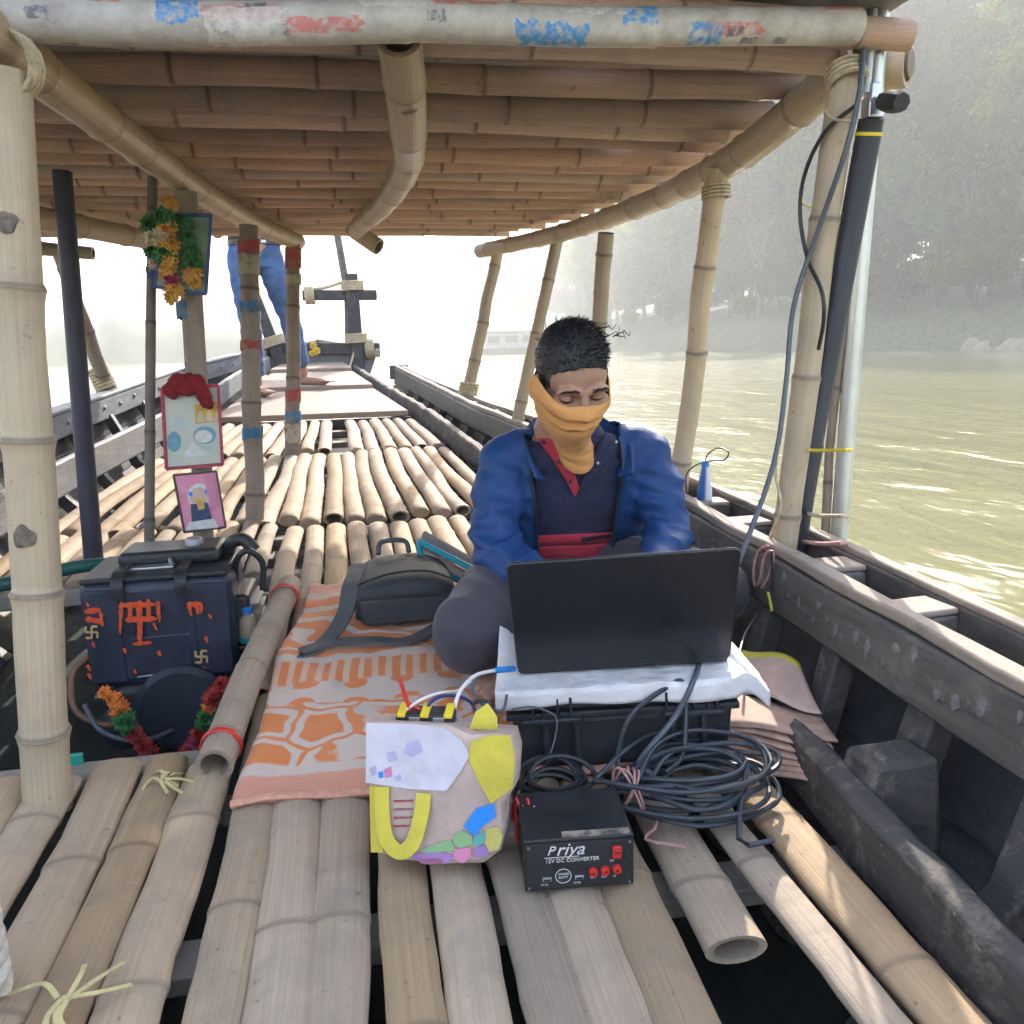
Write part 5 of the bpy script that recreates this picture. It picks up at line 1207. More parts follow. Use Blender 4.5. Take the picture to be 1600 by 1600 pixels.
# ------------------------------------------------------------------ shrine post: pictures, garland, cloth
def pic_mat(name, cols, scale, seed):
    t = NT(name); uv = t.coord('UV', (scale, scale*1.3, 1)); mp = t.n('VectorMath', operation='ADD'); t.l(uv, mp.inputs[0]); mp.inputs[1].default_value = (seed, seed*.7, 0)
    nn = t.n('TexNoise'); t.l(mp.outputs[0], nn.inputs['Vector']); nn.inputs['Scale'].default_value = 1.3; nn.inputs['Detail'].default_value = 3
    n2 = t.noise(mp.outputs[0], 4.5, 3)
    c = t.ramp(nn.outputs['Fac'], [(.30+.4*i/(len(cols)-1), c_) for i, c_ in enumerate(cols)]); c = t.mix(t.math('MULTIPLY', n2, .35), c, cols[0]); t.base(c, .3, 0, .5); return t.m
pic_mat('picture_green', [(.10,.17,.10),(.19,.29,.20),(.14,.24,.15),(.30,.34,.28)], 1.3, 3)
pic_mat('picture_pale', [(.34,.46,.48),(.50,.53,.46),(.56,.55,.47),(.36,.50,.56)], 1.1, 8)
pic_mat('picture_pink', [(.60,.16,.30),(.70,.30,.42),(.66,.22,.38)], 1.2, 5)
def picture(label, quad, Y, fmat, pmat, fw=.006):
    P = Plane(atY(*quad[0], Y), atY(*quad[1], Y-.002), atY(*quad[3], Y-.012)); o = thing('framed_picture', label, 'picture', P.o)
    iv = Matrix.Translation(-P.o); q2 = [P.uv(*p) for p in quad]; c = (sum(a for a, b in q2)/4, sum(b for a, b in q2)/4)
    mb = MB(); mb.prism(q2, iv @ P.mat() @ Matrix.Translation((0,0,-.008)), .006); mb.build('backing', 'black_plastic', o)
    inn = [(c[0]+(a-c[0])*.94, c[1]+(b-c[1])*.95) for a, b in q2]
    vs = [iv @ P.mat() @ V(a, b, -.0005) for a, b in inn]; mb = MB(); mb.add(vs, [(0,1,2,3)], [[(0,1),(1,1),(1,0),(0,0)]]); mb.build('picture', pmat, o, smooth=False)
    for i in range(4):
        a, b = q2[i], q2[(i+1) % 4]; mb = MB(); mb.beam(iv @ P.mat() @ V(*a, .001), iv @ P.mat() @ V(*b, .001), fw*1.3, fw, iv.to_3x3() @ P.n); mb.build('frame_rail', fmat, o)
    return o, P
simple('frame_blue', (.02,.07,.28), .5, 0, .2); simple('frame_red', (.40,.04,.07), .5, 0, .3); simple('frame_dark', (.08,.05,.05), .5, 0, .3)
o1, Pp1 = picture('green framed picture hung behind the gold garland, topmost of three on the post', [(262,336),(330,336),(322,460),(240,448)], 2.375, 'frame_blue', 'picture_green')
o2, Pp2 = picture('pale framed picture draped with red cloth, middle one of three on the post', [(253,606),(341,602),(348,726),(260,733)], 2.375, 'frame_red', 'picture_pale')
o3, Pp3 = picture('small pink picture, lowest of the three on the post', [(271,742),(338,736),(353,824),(288,832)], 2.33, 'frame_dark', 'picture_pink', .004)
def spots(P_, o, lst):
    iv = Matrix.Translation(-P_.o)
    for i_, (pix, m) in enumerate(lst):
        mb = MB(); mb.prism([P_.uv(*p) for p in pix], iv @ P_.mat() @ Matrix.Translation((0,0,.0002)), .0006+.0002*i_); mb.build('printed_shape', m, o, smooth=False)
def ell(cx, cy, rx, ry, n=14): return [(cx+rx*math.cos(2*PI*k/n), cy+ry*math.sin(2*PI*k/n)) for k in range(n)]
simple('print_navy', (.03,.06,.14), .6, 0, .4, 60); simple('print_gold', (.60,.38,.08), .6, 0, .35, 60); simple('print_skin', (.60,.42,.34), .6, 0, .2, 60); simple('print_white2', (.62,.64,.62), .6, 0, .2, 60); simple('print_sky', (.16,.34,.45), .6, 0, .2, 60)
spots(Pp3, o3, [(ell(311,775,18,20),'print_white2'), (ell(311,777,14,16),'print_skin'), ([(298,788),(324,785),(332,812),(300,818)],'print_navy'), ([(306,780),(318,778),(320,795),(310,797)],'print_gold'), (ell(298,772,3,4),'print_blue'), (ell(323,768,3,4),'print_blue'), ([(296,816),(335,810),(342,824),(290,829)],'print_white2'), ([(318,742),(334,740),(342,790),(330,800)],'print_pink')])
spots(Pp2, o2, [(ell(272,690,11,16),'print_sky'), (ell(320,680,18,14),'print_sky'), (ell(318,682,14,10),'print_white2'), ([(282,715),(300,690),(330,712)],'print_white2'), ([(304,632),(342,626),(344,658),(306,662)],'print_gold'), ([(308,652),(314,640),(320,655),(326,640),(334,654),(340,642),(342,657),(308,660)],'petal_cream')])
# red cloth draped over the middle picture
mb = MB(); rg = random.Random(2); z0 = atY(258,612,2.35)
for (px, py, rr) in ((262,610,.018),(272,600,.022),(284,596,.024),(296,594,.024),(306,597,.024),(314,606,.022),(319,618,.020),(322,630,.018),(268,614,.016),(290,608,.022),(302,604,.022)):
    mb.ball(atY(px, py, 2.352)-z0, (rr, .016, rr*.95), 12, 8)
me = remeshed(mb, .0045, 6, .5, 'red_cloth'); 
displace(me, lambda c: .009*noise.noise(c*34)+.005*abs(noise.noise(c*80)))
o = link('red_cloth', me, simple('red_fabric', (.22,.012,.018), .97, 0, .3, 30, .4, 90), loc=z0); tag(o, 'crumpled dark red cloth draped over the top of the middle picture', 'cloth')
# gold bells garland hanging down the post
g = [(266,318,'petal_gold',.018),(258,340,'petal_green',.026),(262,356,'petal_gold',.022),(252,372,'petal_cream',.022),(264,384,'petal_gold',.024),(258,398,'petal_green',.026),(266,410,'petal_gold',.024),(262,424,'petal_gold',.022),(268,438,'petal_magenta',.020),(272,452,'petal_gold',.022),(268,464,'petal_gold',.018)]
garland('bell_garland', 'gold and green artificial flower garland hanging down beside the top picture', [(atY(x, y, 2.34), r, m) for (x, y, m, r) in g], big=1.4)
g = [(236,352,'petal_green',.024),(238,372,'petal_cream',.024),(236,392,'petal_green',.016),(240,412,'petal_cream',.014)]
garland('bell_garland', 'short cream and green garland tied to the thin bamboo stick', [(atY(x, y, 2.37), r, m) for (x, y, m, r) in g], big=1.4)
g = [(288,350,'petal_green',.020),(294,372,'petal_green',.018),(299,394,'petal_green',.020),(300,412,'petal_green',.024),(301,428,'petal_gold',.026),(304,440,'petal_gold',.018)]
garland('bell_garland', 'green sprig with one gold flower in front of the top picture', [(atY(x, y, 2.35), r, m) for (x, y, m, r) in g], big=1.3)
simple('ribbon_blue', (.03,.10,.30), .6, 0, .3, 40)
o = thing('blue_ribbon', 'tangle of blue ribbon knotted round the thin bamboo stick', 'ribbon', atY(238,402,2.38)); oo = o.location.copy()
for k in range(5):
    rg = random.Random(k); pts = [atY(238+rg.uniform(-9,9), 388+q*14+rg.uniform(-4,4), 2.375+rg.uniform(-.01,.01))-oo for q in range(4)]
    mb = MB(); mb.tube(curve_pts(pts, 4), .0032, 5); mb.build('strand', 'ribbon_blue', o)
g = [(490,540,'petal_yellow',.035),(494,548,'petal_yellow',.040),(487,552,'petal_yellow',.030)]
garland('marigold_garland', 'bunch of yellow marigolds hung on the bow cross beam', [(atY(x, y, 7.2), r, m) for (x, y, m, r) in g])
# leaning stick and dark pole
mb = MB(); bamboo(mb, [V(-.643,2.43,.10), V(-.605,2.425,.42), V(-.56,2.42,.80), V(-.515,2.43,1.19)], .015, .013, 401, .26, 10, 1, True, .10); o = mb.build('bamboo_stick', 'bamboo_grey'); tag(o, 'thin bamboo stick standing just left of the framed pictures', 'stick')
mb = MB(); mb.tube([V(-.815,2.5,.06), V(-.795,2.5,.5), V(-.760,2.5,1.215)], [.027,.026,.025], 24); o = mb.build('metal_pole', 'pole_navy'); tag(o, 'smooth dark navy pole standing between the near left post and the pictures', 'pole')

# ------------------------------------------------------------------ instrument pole on the right gunwale
ip = thing('instrument_pole', 'black telescopic pole with clamp and knob leaning on the right gunwale', 'pole', atX(1232,885,.955)); io = ip.location.copy()
top = atX(1358,203,.955); d_ = (top-io); dn = d_.normalized(); side = dn.cross(V(-.5,-.85,0)).normalized()
mb = MB(); mb.tube([V(0,0,-.03), d_*.33, d_*.335, d_], [.0270,.0265,.0245,.0235], 24); mb.build('tube', 'pole_black', ip)
mb = MB(); mb.tube([d_-dn*.010, d_-dn*.004], .0248, 24); mb.build('yellow_ring', 'yellow_plastic', ip)
mb = MB(); mb.tube([d_-dn*.002, d_+dn*.018], .0225, 20); mb.build('collar', 'black_plastic', ip)
mb = MB(); mb.box(d_+dn*.035, (.032,.026,.036)); mb.box(d_+dn*.062+V(-.006,0,0), (.018,.022,.030)); me_ = remeshed(mb, .002, 2, .5, 'clamp'); link('clamp', me_, 'steel', ip)
kx = atX(1380,158,.955)-io; ke = atX(1409,160,.955)-io
mb = MB(); mb.tube([kx-(ke-kx)*.7, kx], .0055, 12); mb.build('screw_shaft', 'steel', ip)
kn = MB(); N = 24; vs = []
for j in range(4):
    for k in range(N):
        a = 2*PI*k/N; r = (.0175 if j in (1,2) else .0155)*(1+.05*math.cos(a*8)); dd = (ke-kx).normalized(); s1 = dd.orthogonal().normalized(); s2 = dd.cross(s1)
        vs.append(kx + (ke-kx)*(j/3) + (s1*math.cos(a)+s2*math.sin(a))*r)
kn.add(vs, [(j*N+k, j*N+(k+1) % N, (j+1)*N+(k+1) % N, (j+1)*N+k) for j in range(3) for k in range(N)] + [tuple(range(N)), tuple(3*N+k for k in range(N))]); kn.build('knob', 'black_plastic', ip)
lv = atX(1262,630,.93)-io; lw = atX(1238,698,.915)-io
mb = MB(); mb.tube([lv, lv.lerp(lw,.4), lw], [.006,.012,.008], 12); mb.build('flip_lever', 'black_plastic', ip)
mb = MB(); mb.tube([d_+dn*.05, d_+dn*.05+V(.03,.012,.55)], .009, 14); mb.build('extension_tube', 'silver_tube', ip)
mb = MB(); mb.tube([d_+dn*.06+V(-.018,0,0), d_+dn*.06+V(.0,.0,.5)], .006, 12); mb.build('extension_tube', 'clear_tube', ip)
sp = atX(1303,905,1.075); st = atX(1352,300,1.075); 
mb = MB(); mb.tube([V(0,0,-.30), (st-sp), (st-sp)*1.62], .0195, 20); o = mb.build('silver_pole', 'silver_tube', loc=sp); tag(o, 'silver metal tube standing outboard of the black pole', 'pole')
sp2 = atX(1287,900,1.05)
mb = MB(); bamboo(mb, [V(0,0,-.1), atX(1296,700,1.05)-sp2, atX(1316,520,1.05)-sp2, atX(1332,330,1.05)-sp2], .011, .009, 402, .2, 10); o = mb.build('bamboo_stick', 'bamboo_grey', loc=sp2); tag(o, 'thin brown stick strapped between the black pole and silver tube', 'stick')
def ring_around(pts, r): 
    return curve_pts(pts, 6, True)
def tie(name, label, pix, X0, X1, r, mat, cat):
    a = [atX(px, py, X0) for px, py in pix]; b = [atX(px, py, X1) for px, py in pix[::-1]]
    mb = MB(); mb.tube(curve_pts(a + b, 5, True), r, 6, closed=True); return tag(mb.build(name, mat), label, cat)
tie('cable_tie', 'yellow strap round the black pole and silver tube, above the gunwale', [(1240,697),(1262,703),(1290,704),(1326,703)], .92, 1.105, .0035, 'yellow_plastic', 'strap')
tie('rope', 'grey rope lashed round the silver tube, upper of two', [(1262,803),(1285,806),(1320,806)], .96, 1.10, .0045, 'rope', 'rope')
tie('rope', 'reddish rope lashed round the silver tube, lower of two', [(1255,846),(1285,850),(1318,848)], .96, 1.10, .0050, 'rope_pink', 'rope')
def hang(name, label, pix, X, r, mat, cat): return cable(name, [atX(px, py, x) for (px, py), x in zip(pix, X if isinstance(X, list) else [X]*len(pix))], r, mat, label, cat)
hang('rope', 'pink cord hanging in loops over the inner rail by the black pole', [(1200,852),(1185,862),(1178,890),(1180,915),(1188,905),(1192,880),(1200,862),(1208,868),(1202,900),(1190,918)], .826, .0035, 'rope_pink', 'cord')
hang('rope', 'frayed yellow cord tied at the foot of the bamboo post', [(1224,640),(1216,690),(1212,740),(1220,790),(1206,830),(1200,855),(1214,858)], .865, .0030, 'rope', 'cord')
hang('cable', 'thin dark wire slanting from the rail down to the folded mat', [(1206,860),(1204,925),(1190,950),(1165,990),(1155,1022)], [.82,.82,.80,.74,.68], .0028, 'black_cable', 'wire')
hang('string', 'short yellow string dangling below the inner rail', [(1200,925),(1204,942),(1206,955)], .81, .0030, 'bag_yellow', 'string')
# blue buoy-like sensor with its wire
so = atX(1100,806,.925)
sn = thing('blue_sensor', 'small blue and white bottle shaped sensor standing on the rail behind the man', 'sensor', so)
t = NT('sensor_skin'); sep = t.n('SeparateXYZ'); t.l(t.n('TexCoord').outputs['Object'], sep.inputs[0]); sxy = t.math('SUBTRACT', sep.outputs[0], t.math('MULTIPLY', sep.outputs[1], .5)); t.base(t.mix(t.ramp(sxy, [(.002, (0,0,0)), (.006, (1,1,1))]), (.03,.14,.48), (.62,.64,.68)), .3)
mb = MB(); mb.lathe([(.020,0),(.023,.006),(.023,.030),(.020,.075),(.015,.115),(.010,.135),(.009,.145)], 24); mb.build('sensor_body', 'sensor_skin', sn)
mb = MB(); mb.lathe([(.011,.140),(.011,.150),(.007,.156)], 16); mb.build('cap', 'blue_plastic', sn)
mb = MB(); mb.tube(curve_pts([V(0,0,.15), atX(1106,710,.925)-so, atX(1122,700,.925)-so, atX(1138,706,.925)-so, atX(1132,718,.925)-so, atX(1110,720,.925)-so, atX(1085,728,.92)-so, atX(1072,744,.91)-so, atX(1074,775,.90)-so]), .0022, 6); mb.build('wire', 'black_cable', sn)

# ------------------------------------------------------------------ ropes lying on the near deck
ro = thing('rope_coil', 'thick off-white rope coiled round a bamboo end at the left edge', 'rope', (-.470,.885,0))
pts = []
for i in range(12*6):
    a = 2*PI*i/12; pts.append(V(.036*math.cos(a)-.012, .036*math.sin(a), .012+.0205*i/12*1.0))
mb = MB(); mb.tube(curve_pts(pts, 3), .0105, 9); mb.build('coil', 'rope_white', ro)
mb = MB(); bamboo(mb, [V(-.012,0,-.01), V(-.012,0,.15)], .028, .027, 409, .1, 12); mb.build('bamboo_end', 'bamboo_post', ro)
def twine(label, c, n, L, mat, seed):
    o = thing('twine', label, 'twine', c); rg = random.Random(seed)
    for k in range(n):
        a = rg.uniform(0, 2*PI); l = L*rg.uniform(.5, 1.1); p0 = V(rg.uniform(-.01,.01), rg.uniform(-.01,.01), .006); p1 = V(math.cos(a)*l*.5, math.sin(a)*l*.5, .010); p2 = V(math.cos(a+.3)*l, math.sin(a+.3)*l, -.004)
        mb = ribbon([p0, p1, p2], .006, .0012); mb.build('strand', mat, o)
    return o
simple('raffia', (.58,.50,.24), .8, 0, .3, 60)
twine('yellow raffia knot on the bamboo poles near the foot of the left post', atZ(255,1222,.010), 9, .055, 'raffia', 4)
twine('loose straw coloured fibres on the bamboo at the lower left corner', atZ(95,1572,.010), 7, .08, 'raffia', 6)
# ================================================================== PEOPLE
def skin_mat(name, a, b):
    t = NT(name); ob = t.coord('Object'); f = t.noise(ob, 26, 4); t.base(t.ramp(f, [(.3, a), (.7, b)]), .5, 0, .4)
    t.b.inputs['Subsurface Weight'].default_value = .12; t.b.inputs['Subsurface Radius'].default_value = (.012,.005,.003); t.b.inputs['Subsurface Scale'].default_value = .5
    t.bump(t.noise(ob, 320, 2), .12, .001); return t.m
skin_mat('skin', (.34,.185,.125), (.42,.24,.165))
def fabric(name, c, var=.2, wr=14, bs=.5, rough=.75, sheen=.1):
    t = NT(name); ob = t.coord('Object'); f = t.noise(ob, 7, 4); c2 = tuple(x*(1-var) for x in c); c3 = tuple(x*(1+var*.6) for x in c)
    t.base(t.ramp(f, [(.3, c2), (.7, c3)]), rough, 0, .35); t.b.inputs['Sheen Weight'].default_value = sheen
    b = t.bump(t.noise(t.coord('Object', (1,1,2.2)), wr, 3, .55, 1.1), bs, .012)
    rn = t.n('TexNoise', noise_type='RIDGED_MULTIFRACTAL'); t.l(t.coord('Object', (1,1,1.9)), rn.inputs['Vector']); rn.inputs['Scale'].default_value = wr*.8; rn.inputs['Detail'].default_value = 2; rn.inputs['Distortion'].default_value = .8
    b = t.bump(rn.outputs['Fac'], bs*.55, .010, b); t.bump(t.noise(ob, 420, 1), .25, .0009, b); return t.m
fabric('jacket_blue', (.010,.052,.185), .15, 7, .5, .58, .0); fabric('shirt_navy', (.018,.022,.062), .2, 16, .4, .8); fabric('shirt_red', (.42,.025,.050), .2, 18, .4, .75); fabric('gaiter_orange', (.66,.315,.10), .12, 18, .35, .7)
fabric('trouser_grey', (.060,.055,.072), .2, 10, .5, .8); fabric('jeans', (.055,.115,.27), .4, 14, .5, .85); fabric('black_shirt', (.018,.019,.028), .2, 14, .4, .8); fabric('jacket_lining', (.014,.018,.045), .2, 14, .3, .6)
simple('hair_black', (.008,.0085,.011), .42, 0, .4, 120, .5, 300); simple('eye_white', (.62,.58,.55), .2, 0, .05); simple('eye_dark', (.012,.008,.007), .15, 0, .1); simple('button', (.02,.02,.03), .35, 0, .2); simple('zip_dark', (.02,.035,.07), .4, .3, .2)

def limb(mb, pts, rads, n=14):
    pts = [Vector(p) for p in pts]; mb.tube(pts, list(rads), n)
    for p, r in zip(pts, rads): mb.ball(p, r*.995, 14, 10)
def loft(mb, secs, n=32, e=1.0):
    """secs: (centre, rx, ry); horizontal (super)ellipses"""
    vs = []
    for c, rx, ry in secs:
        c = Vector(c)
        for k in range(n):
            a = 2*PI*k/n; x, y = math.cos(a), math.sin(a); vs.append(c + V(rx*math.copysign(abs(x)**e, x), ry*math.copysign(abs(y)**e, y), 0))
    L = len(secs); fs = [(j*n+i, j*n+(i+1) % n, (j+1)*n+(i+1) % n, (j+1)*n+i) for j in range(L-1) for i in range(n)] + [tuple(range(n-1,-1,-1)), tuple((L-1)*n+i for i in range(n))]
    mb.add(vs, fs)
def head_shapes(mb, HM):
    def B(c, r, rot=None):
        tmp = MB(); tmp.ball(c, r, 24, 16, rot); mb.add([HM @ Vector(v) for v in tmp.v], tmp.f)
    def T(pts, rad):
        tmp = MB(); limb(tmp, pts, rad); mb.add([HM @ Vector(v) for v in tmp.v], tmp.f)
    B((0,.018,.060), (.076,.096,.090)); B((0,-.030,.045), (.066,.060,.062)); B((0,-.026,-.030), (.062,.068,.075)); B((0,-.050,-.088), (.036,.038,.028)); B((0,-.03,-.065), (.055,.055,.045))
    for s in (-1, 1):
        B((s*.044,-.066,-.014), (.024,.022,.024)); B((s*.055,-.01,-.055), (.016,.04,.035)); B((s*.077,.014,-.008), (.010,.020,.033)); T([(s*.012,-.0900,.030), (s*.030,-.0895,.034), (s*.050,-.078,.028)], [.0095,.0105,.009]); B((s*.013,-.103,-.030), (.011,.011,.009))
    T([(0,-.089,.022), (0,-.101,-.002), (0,-.113,-.026)], [.0095,.0095,.0125])
    T([(-.018,-.092,-.062), (0,-.098,-.062), (.018,-.092,-.062)], [.007,.009,.007])
    T([(0,.03,-.04), (0,.05,-.13), (0,.065,-.19)], [.055,.052,.060])
def socket_push(me, HM, sc):
    inv_ = HM.inverted()
    for v in me.vertices:
        p = inv_ @ v.co
        if p.y < -.05:
            for s in (-1, 1):
                d = math.hypot((p.x-s*.033)/1.35, p.z-.010)
                if d < .019: v.co += (HM.to_3x3() @ V(0,1,0))*(.0100*(1-(d/.019)**2))
def hair_from(me, HM, mask, thick, seed, nstr, name, parent, loc, sweep):
    inv_ = HM.inverted(); R3 = HM.to_3x3(); bm = bmesh.new(); bm.from_mesh(me); rg = random.Random(seed)
    loc3 = {v.index: inv_ @ v.co for v in bm.verts}; mk = {i: mask(p) for i, p in loc3.items()}
    kill = [f for f in bm.faces if max(mk[v.index] for v in f.verts) <= 0]; bmesh.ops.delete(bm, geom=kill, context='FACES')
    bm.normal_update(); strands = []
    fl = list(bm.faces)
    for v in bm.verts:
        if v.is_boundary and mk[v.index] < 0: v.co += R3 @ V(0, 0, min(.007, -mk[v.index]))
        p = loc3[v.index]; m_ = min(1, max(0, mk[v.index]/.016)); t_ = thick(p)*m_**.6
        t_ *= 1 + .28*noise.noise(p*70) + .22*noise.noise(p*160)
        v.co += v.normal*(t_+.0008)
    for k in range(nstr):
        f = fl[rg.randrange(len(fl))]; c = f.calc_center_median(); p = inv_ @ c; strands.append((c.copy(), f.normal.copy(), p))
    out = bpy.data.meshes.new(name); bm.to_mesh(out); bm.free(); out.polygons.foreach_set('use_smooth', [True]*len(out.polygons)); out.transform(Matrix.Translation(-loc))
    o = link(name, out, 'hair_black', parent)
    mb = MB(); vs = []; fs = []
    for (c, n, p) in strands:
        d = (R3 @ sweep(p, rg)).normalized(); d = (d*.9 + n*rg.uniform(.05,.40)).normalized(); L = thick(p)*rg.uniform(.35, .75)+.003; s = d.cross(n).normalized()*rg.uniform(.0006,.0014); b = c - n*.004 - loc; i = len(vs)
        vs += [b-s, b+s, b+d*L*.6+s*.7+n*L*.08, b+d*L*1.0]; fs += [(i,i+1,i+2), (i,i+2,i+3)]
    mb.add(vs, fs); so_ = mb.build('hair_strands', 'hair_black', o, smooth=False); so_['kind'] = 'stuff'
    return o

# ------------------------------------------------------------------ the seated man
SL = V(.470, 1.95, .075)
HM = Matrix.Translation((.440,1.668,.638)) @ Matrix.Rotation(math.radians(4), 4, 'Z') @ Matrix.Rotation(math.radians(-3), 4, 'Y') @ Matrix.Rotation(math.radians(26), 4, 'X') @ Matrix.Diagonal((.985,.92,.88,1))
bd = MB(); head_shapes(bd, HM)
limb(bd, [(.455,1.775,.52), (.478,1.83,.44), (.475,1.90,.33), (.47,1.96,.18)], [.048,.080,.100,.105])
def arm(sx, elbow, wrist, tip, inw):
    sh = V(.490+sx*.165, 1.815, .450); limb(bd, [sh, elbow, wrist], [.036,.028,.024])
    d = (Vector(tip)-Vector(wrist)).normalized(); s = d.cross(V(0,0,1)).normalized(); w = Vector(wrist); palm = w + d*.05
    bd.ball(palm, (.040,.044,.016), 16, 10); limb(bd, [w, palm], [.024,.022])
    for k, (o_, L1) in enumerate(((-.031,.058),(-.0105,.072),(.0105,.076),(.031,.066))):
        b = palm + s*o_*1.0 + d*.030; m_ = b + d*L1*.5 + V(0,0,.012); e = b + d*L1*.92 + V(0,0,-.010); limb(bd, [b, m_, e], [.0088,.0082,.0068], 10)
    b = palm - d*.015 + s*inw*.030; limb(bd, [b, b + d*.030 + s*inw*.020 + V(0,0,-.002), b + d*.058 + s*inw*.022 + V(0,0,-.010)], [.011,.0095,.0078], 10)
arm(-1, V(.282,1.715,.275), V(.375,1.520,.232), V(.40,1.42,.215), 1)
arm(1, V(.680,1.715,.285), V(.560,1.500,.238), V(.53,1.41,.222), -1)
limb(bd, [(.40,1.95,.165), (.185,1.520,.160), (.40,1.600,.085), (.46,1.615,.080)], [.075,.052,.040,.036])
limb(bd, [(.55,1.95,.165), (.745,1.590,.175), (.42,1.565,.085), (.345,1.560,.068)], [.075,.052,.040,.034])
def foot(mb, ankle, toe, up=V(0,0,1), toes=True, w=.045):
    a, t_ = Vector(ankle), Vector(toe); d = (t_-a).normalized(); s = d.cross(up).normalized(); limb(mb, [a-d*.03-up*.018, a+d*.05-up*.012, a.lerp(t_,.72)-up*.006], [.030,.032,.028]); mb.ball(a.lerp(t_,.74)-up*.004, (w,w,.020), 14, 10)
    for k in range(5):
        b = a.lerp(t_,.80) + s*(-.036+.018*k); L = (.052,.046,.042,.036,.030)[k]; limb(mb, [b, b+d*L*.6+up*.004, b+d*L], [.0120 if k == 0 else .0090,.0105 if k == 0 else .0080,.0088 if k == 0 else .0070], 10)
foot(bd, V(.345,1.560,.070), V(.205,1.475,.052))
foot(bd, V(.46,1.615,.080), V(.60,1.55,.062))
me = remeshed(bd, .0042, 3, .45, 'person'); socket_push(me, HM, .9)
bvh_body = BVHTree.FromPolygons([v.co.copy() for v in me.vertices], [tuple(p.vertices) for p in me.polygons])
meh = me.copy()
me.transform(Matrix.Translation(-SL)); man = link('person', me, 'skin', loc=SL); tag(man, 'man in a blue jacket and orange face gaiter sitting cross-legged behind the laptop', 'person')
def child(me_, name, mat, parent=man, loc=SL): me_.transform(Matrix.Translation(-loc)); return link(name, me_, mat, parent)
# hair
def mask(p):
    fr = min(1, max(0, (-p.y-.005)/.075)); line = lerp(-.045, .0, min(1, max(0, (.07-p.y)/.06))); line = lerp(line, .084+.05*abs(p.x)*-.4, fr**.8)
    if abs(p.x) > .060 and -.045 < p.y < -.012: line = min(line, .004)
    m_ = p.z-line
    if abs(p.x) > .072 and -.01 < p.y < .045 and p.z < .028: m_ = min(m_, p.z-.028)
    return m_
def thick(p):
    top = min(1, max(0, (p.z-.055)/.06)); return .012 + .016*top + .008*max(0, min(1, (-p.y-.01)/.06))*top + .004*noise.noise(p*30)
hair_from(meh, HM, mask, thick, 5, 3600, 'hair', man, SL, lambda p, rg: V(.55+rg.gauss(0,.45), -.35+rg.gauss(0,.4), .25) if p.z > .07 else V(rg.gauss(0,.25), .25, -1))
# a few curls standing off at the right of the crown
mb = MB()
for k in range(6):
    rg = random.Random(k+50); c = HM @ V(.055+rg.uniform(-.02,.015), -.02+rg.uniform(-.03,.04), .135+rg.uniform(-.02,.02)); pts = [c-SL]
    for q in range(1, 6): a = q*1.1+rg.uniform(0,6); pts.append(c-SL + V(.006*q+.006*math.cos(a), -.004+.006*math.sin(a), .003*q*rg.uniform(-.4,1)))
    mb.tube(curve_pts(pts, 3), [.0016*(1-.6*i/15) for i in range(16)], 4)
o = mb.build('curls', 'hair_black', man); o['kind'] = 'stuff'
# brows, eyes, lids
def hp(x, y, z): return HM @ V(x, y, z) - SL
for s in (-1, 1):
    mb = MB(); rg = random.Random(3+s); vs = []; fs = []
    for k in range(120):
        t_ = rg.random(); x = s*lerp(.013, .048, t_); z = .0335 + .006*math.sin(t_*2.6) - .004*t_ + rg.uniform(-.0034,.0034)*(1-.6*t_); c = HM @ V(x, -.16, z); dr = (HM.to_3x3() @ V(0,1,0)).normalized()
        h_ = bvh_body.ray_cast(c, dr)
        if h_[0] is None: continue
        b = h_[0] - SL; d = (HM.to_3x3() @ V(s*.9, -.10, .35-.5*t_+rg.uniform(-.2,.2))).normalized()*.0055; w = (HM.to_3x3() @ V(0,0,.0009)); i = len(vs); nn = h_[1]*.0012
        vs += [b-w+nn*.3, b+w+nn*.3, b+d+nn*2]; fs.append((i,i+1,i+2))
    mb.add(vs, fs); o = mb.build('eyebrow', 'hair_black', man, smooth=False); o['kind'] = 'stuff'
    ec = HM @ V(s*.033, -.0715, .008); tmp = MB(); tmp.ball(ec-SL, .0112, 18, 12); eye = tmp.build('eye', 'eye_white', man)
    fw = (HM.to_3x3() @ V(0,-.80,-.55)).normalized(); mb = MB(); mb.ball(ec-SL+fw*.0072, .0052, 14, 10); mb.build('iris', 'eye_dark', eye)
    # upper lid: cap over the top and front of the eye, lower lid a thin roll
    R3 = HM.to_3x3().normalized()
    def lid(u, v): 
        a = lerp(-1.45, 1.45, u); e_ = lerp(1.5, -.20, v); p = V(math.sin(a)*math.cos(e_), -math.cos(a)*math.cos(e_), math.sin(e_))*.0127; return ec - SL + R3 @ p
    mb = MB(); mb.grid(lid, 18, 12); o = mb.build('eyelid', 'skin', man); s_ = o.modifiers.new('s', 'SOLIDIFY'); s_.thickness = .0012
    lash = [lid(q/16, 1.0) + R3 @ V(0,-.0008,-.0004) for q in range(17)]
    mb = MB(); mb.tube(lash, .0015, 6); mb.build('lash_line', 'eye_dark', man)
    def lid2(u, v):
        a = lerp(-1.4, 1.4, u); e_ = lerp(-1.5, -.62, v); p = V(math.sin(a)*math.cos(e_), -math.cos(a)*math.cos(e_), math.sin(e_))*.0124; return ec - SL + R3 @ p
    mb = MB(); mb.grid(lid2, 18, 8); mb.build('eyelid', 'skin', man)
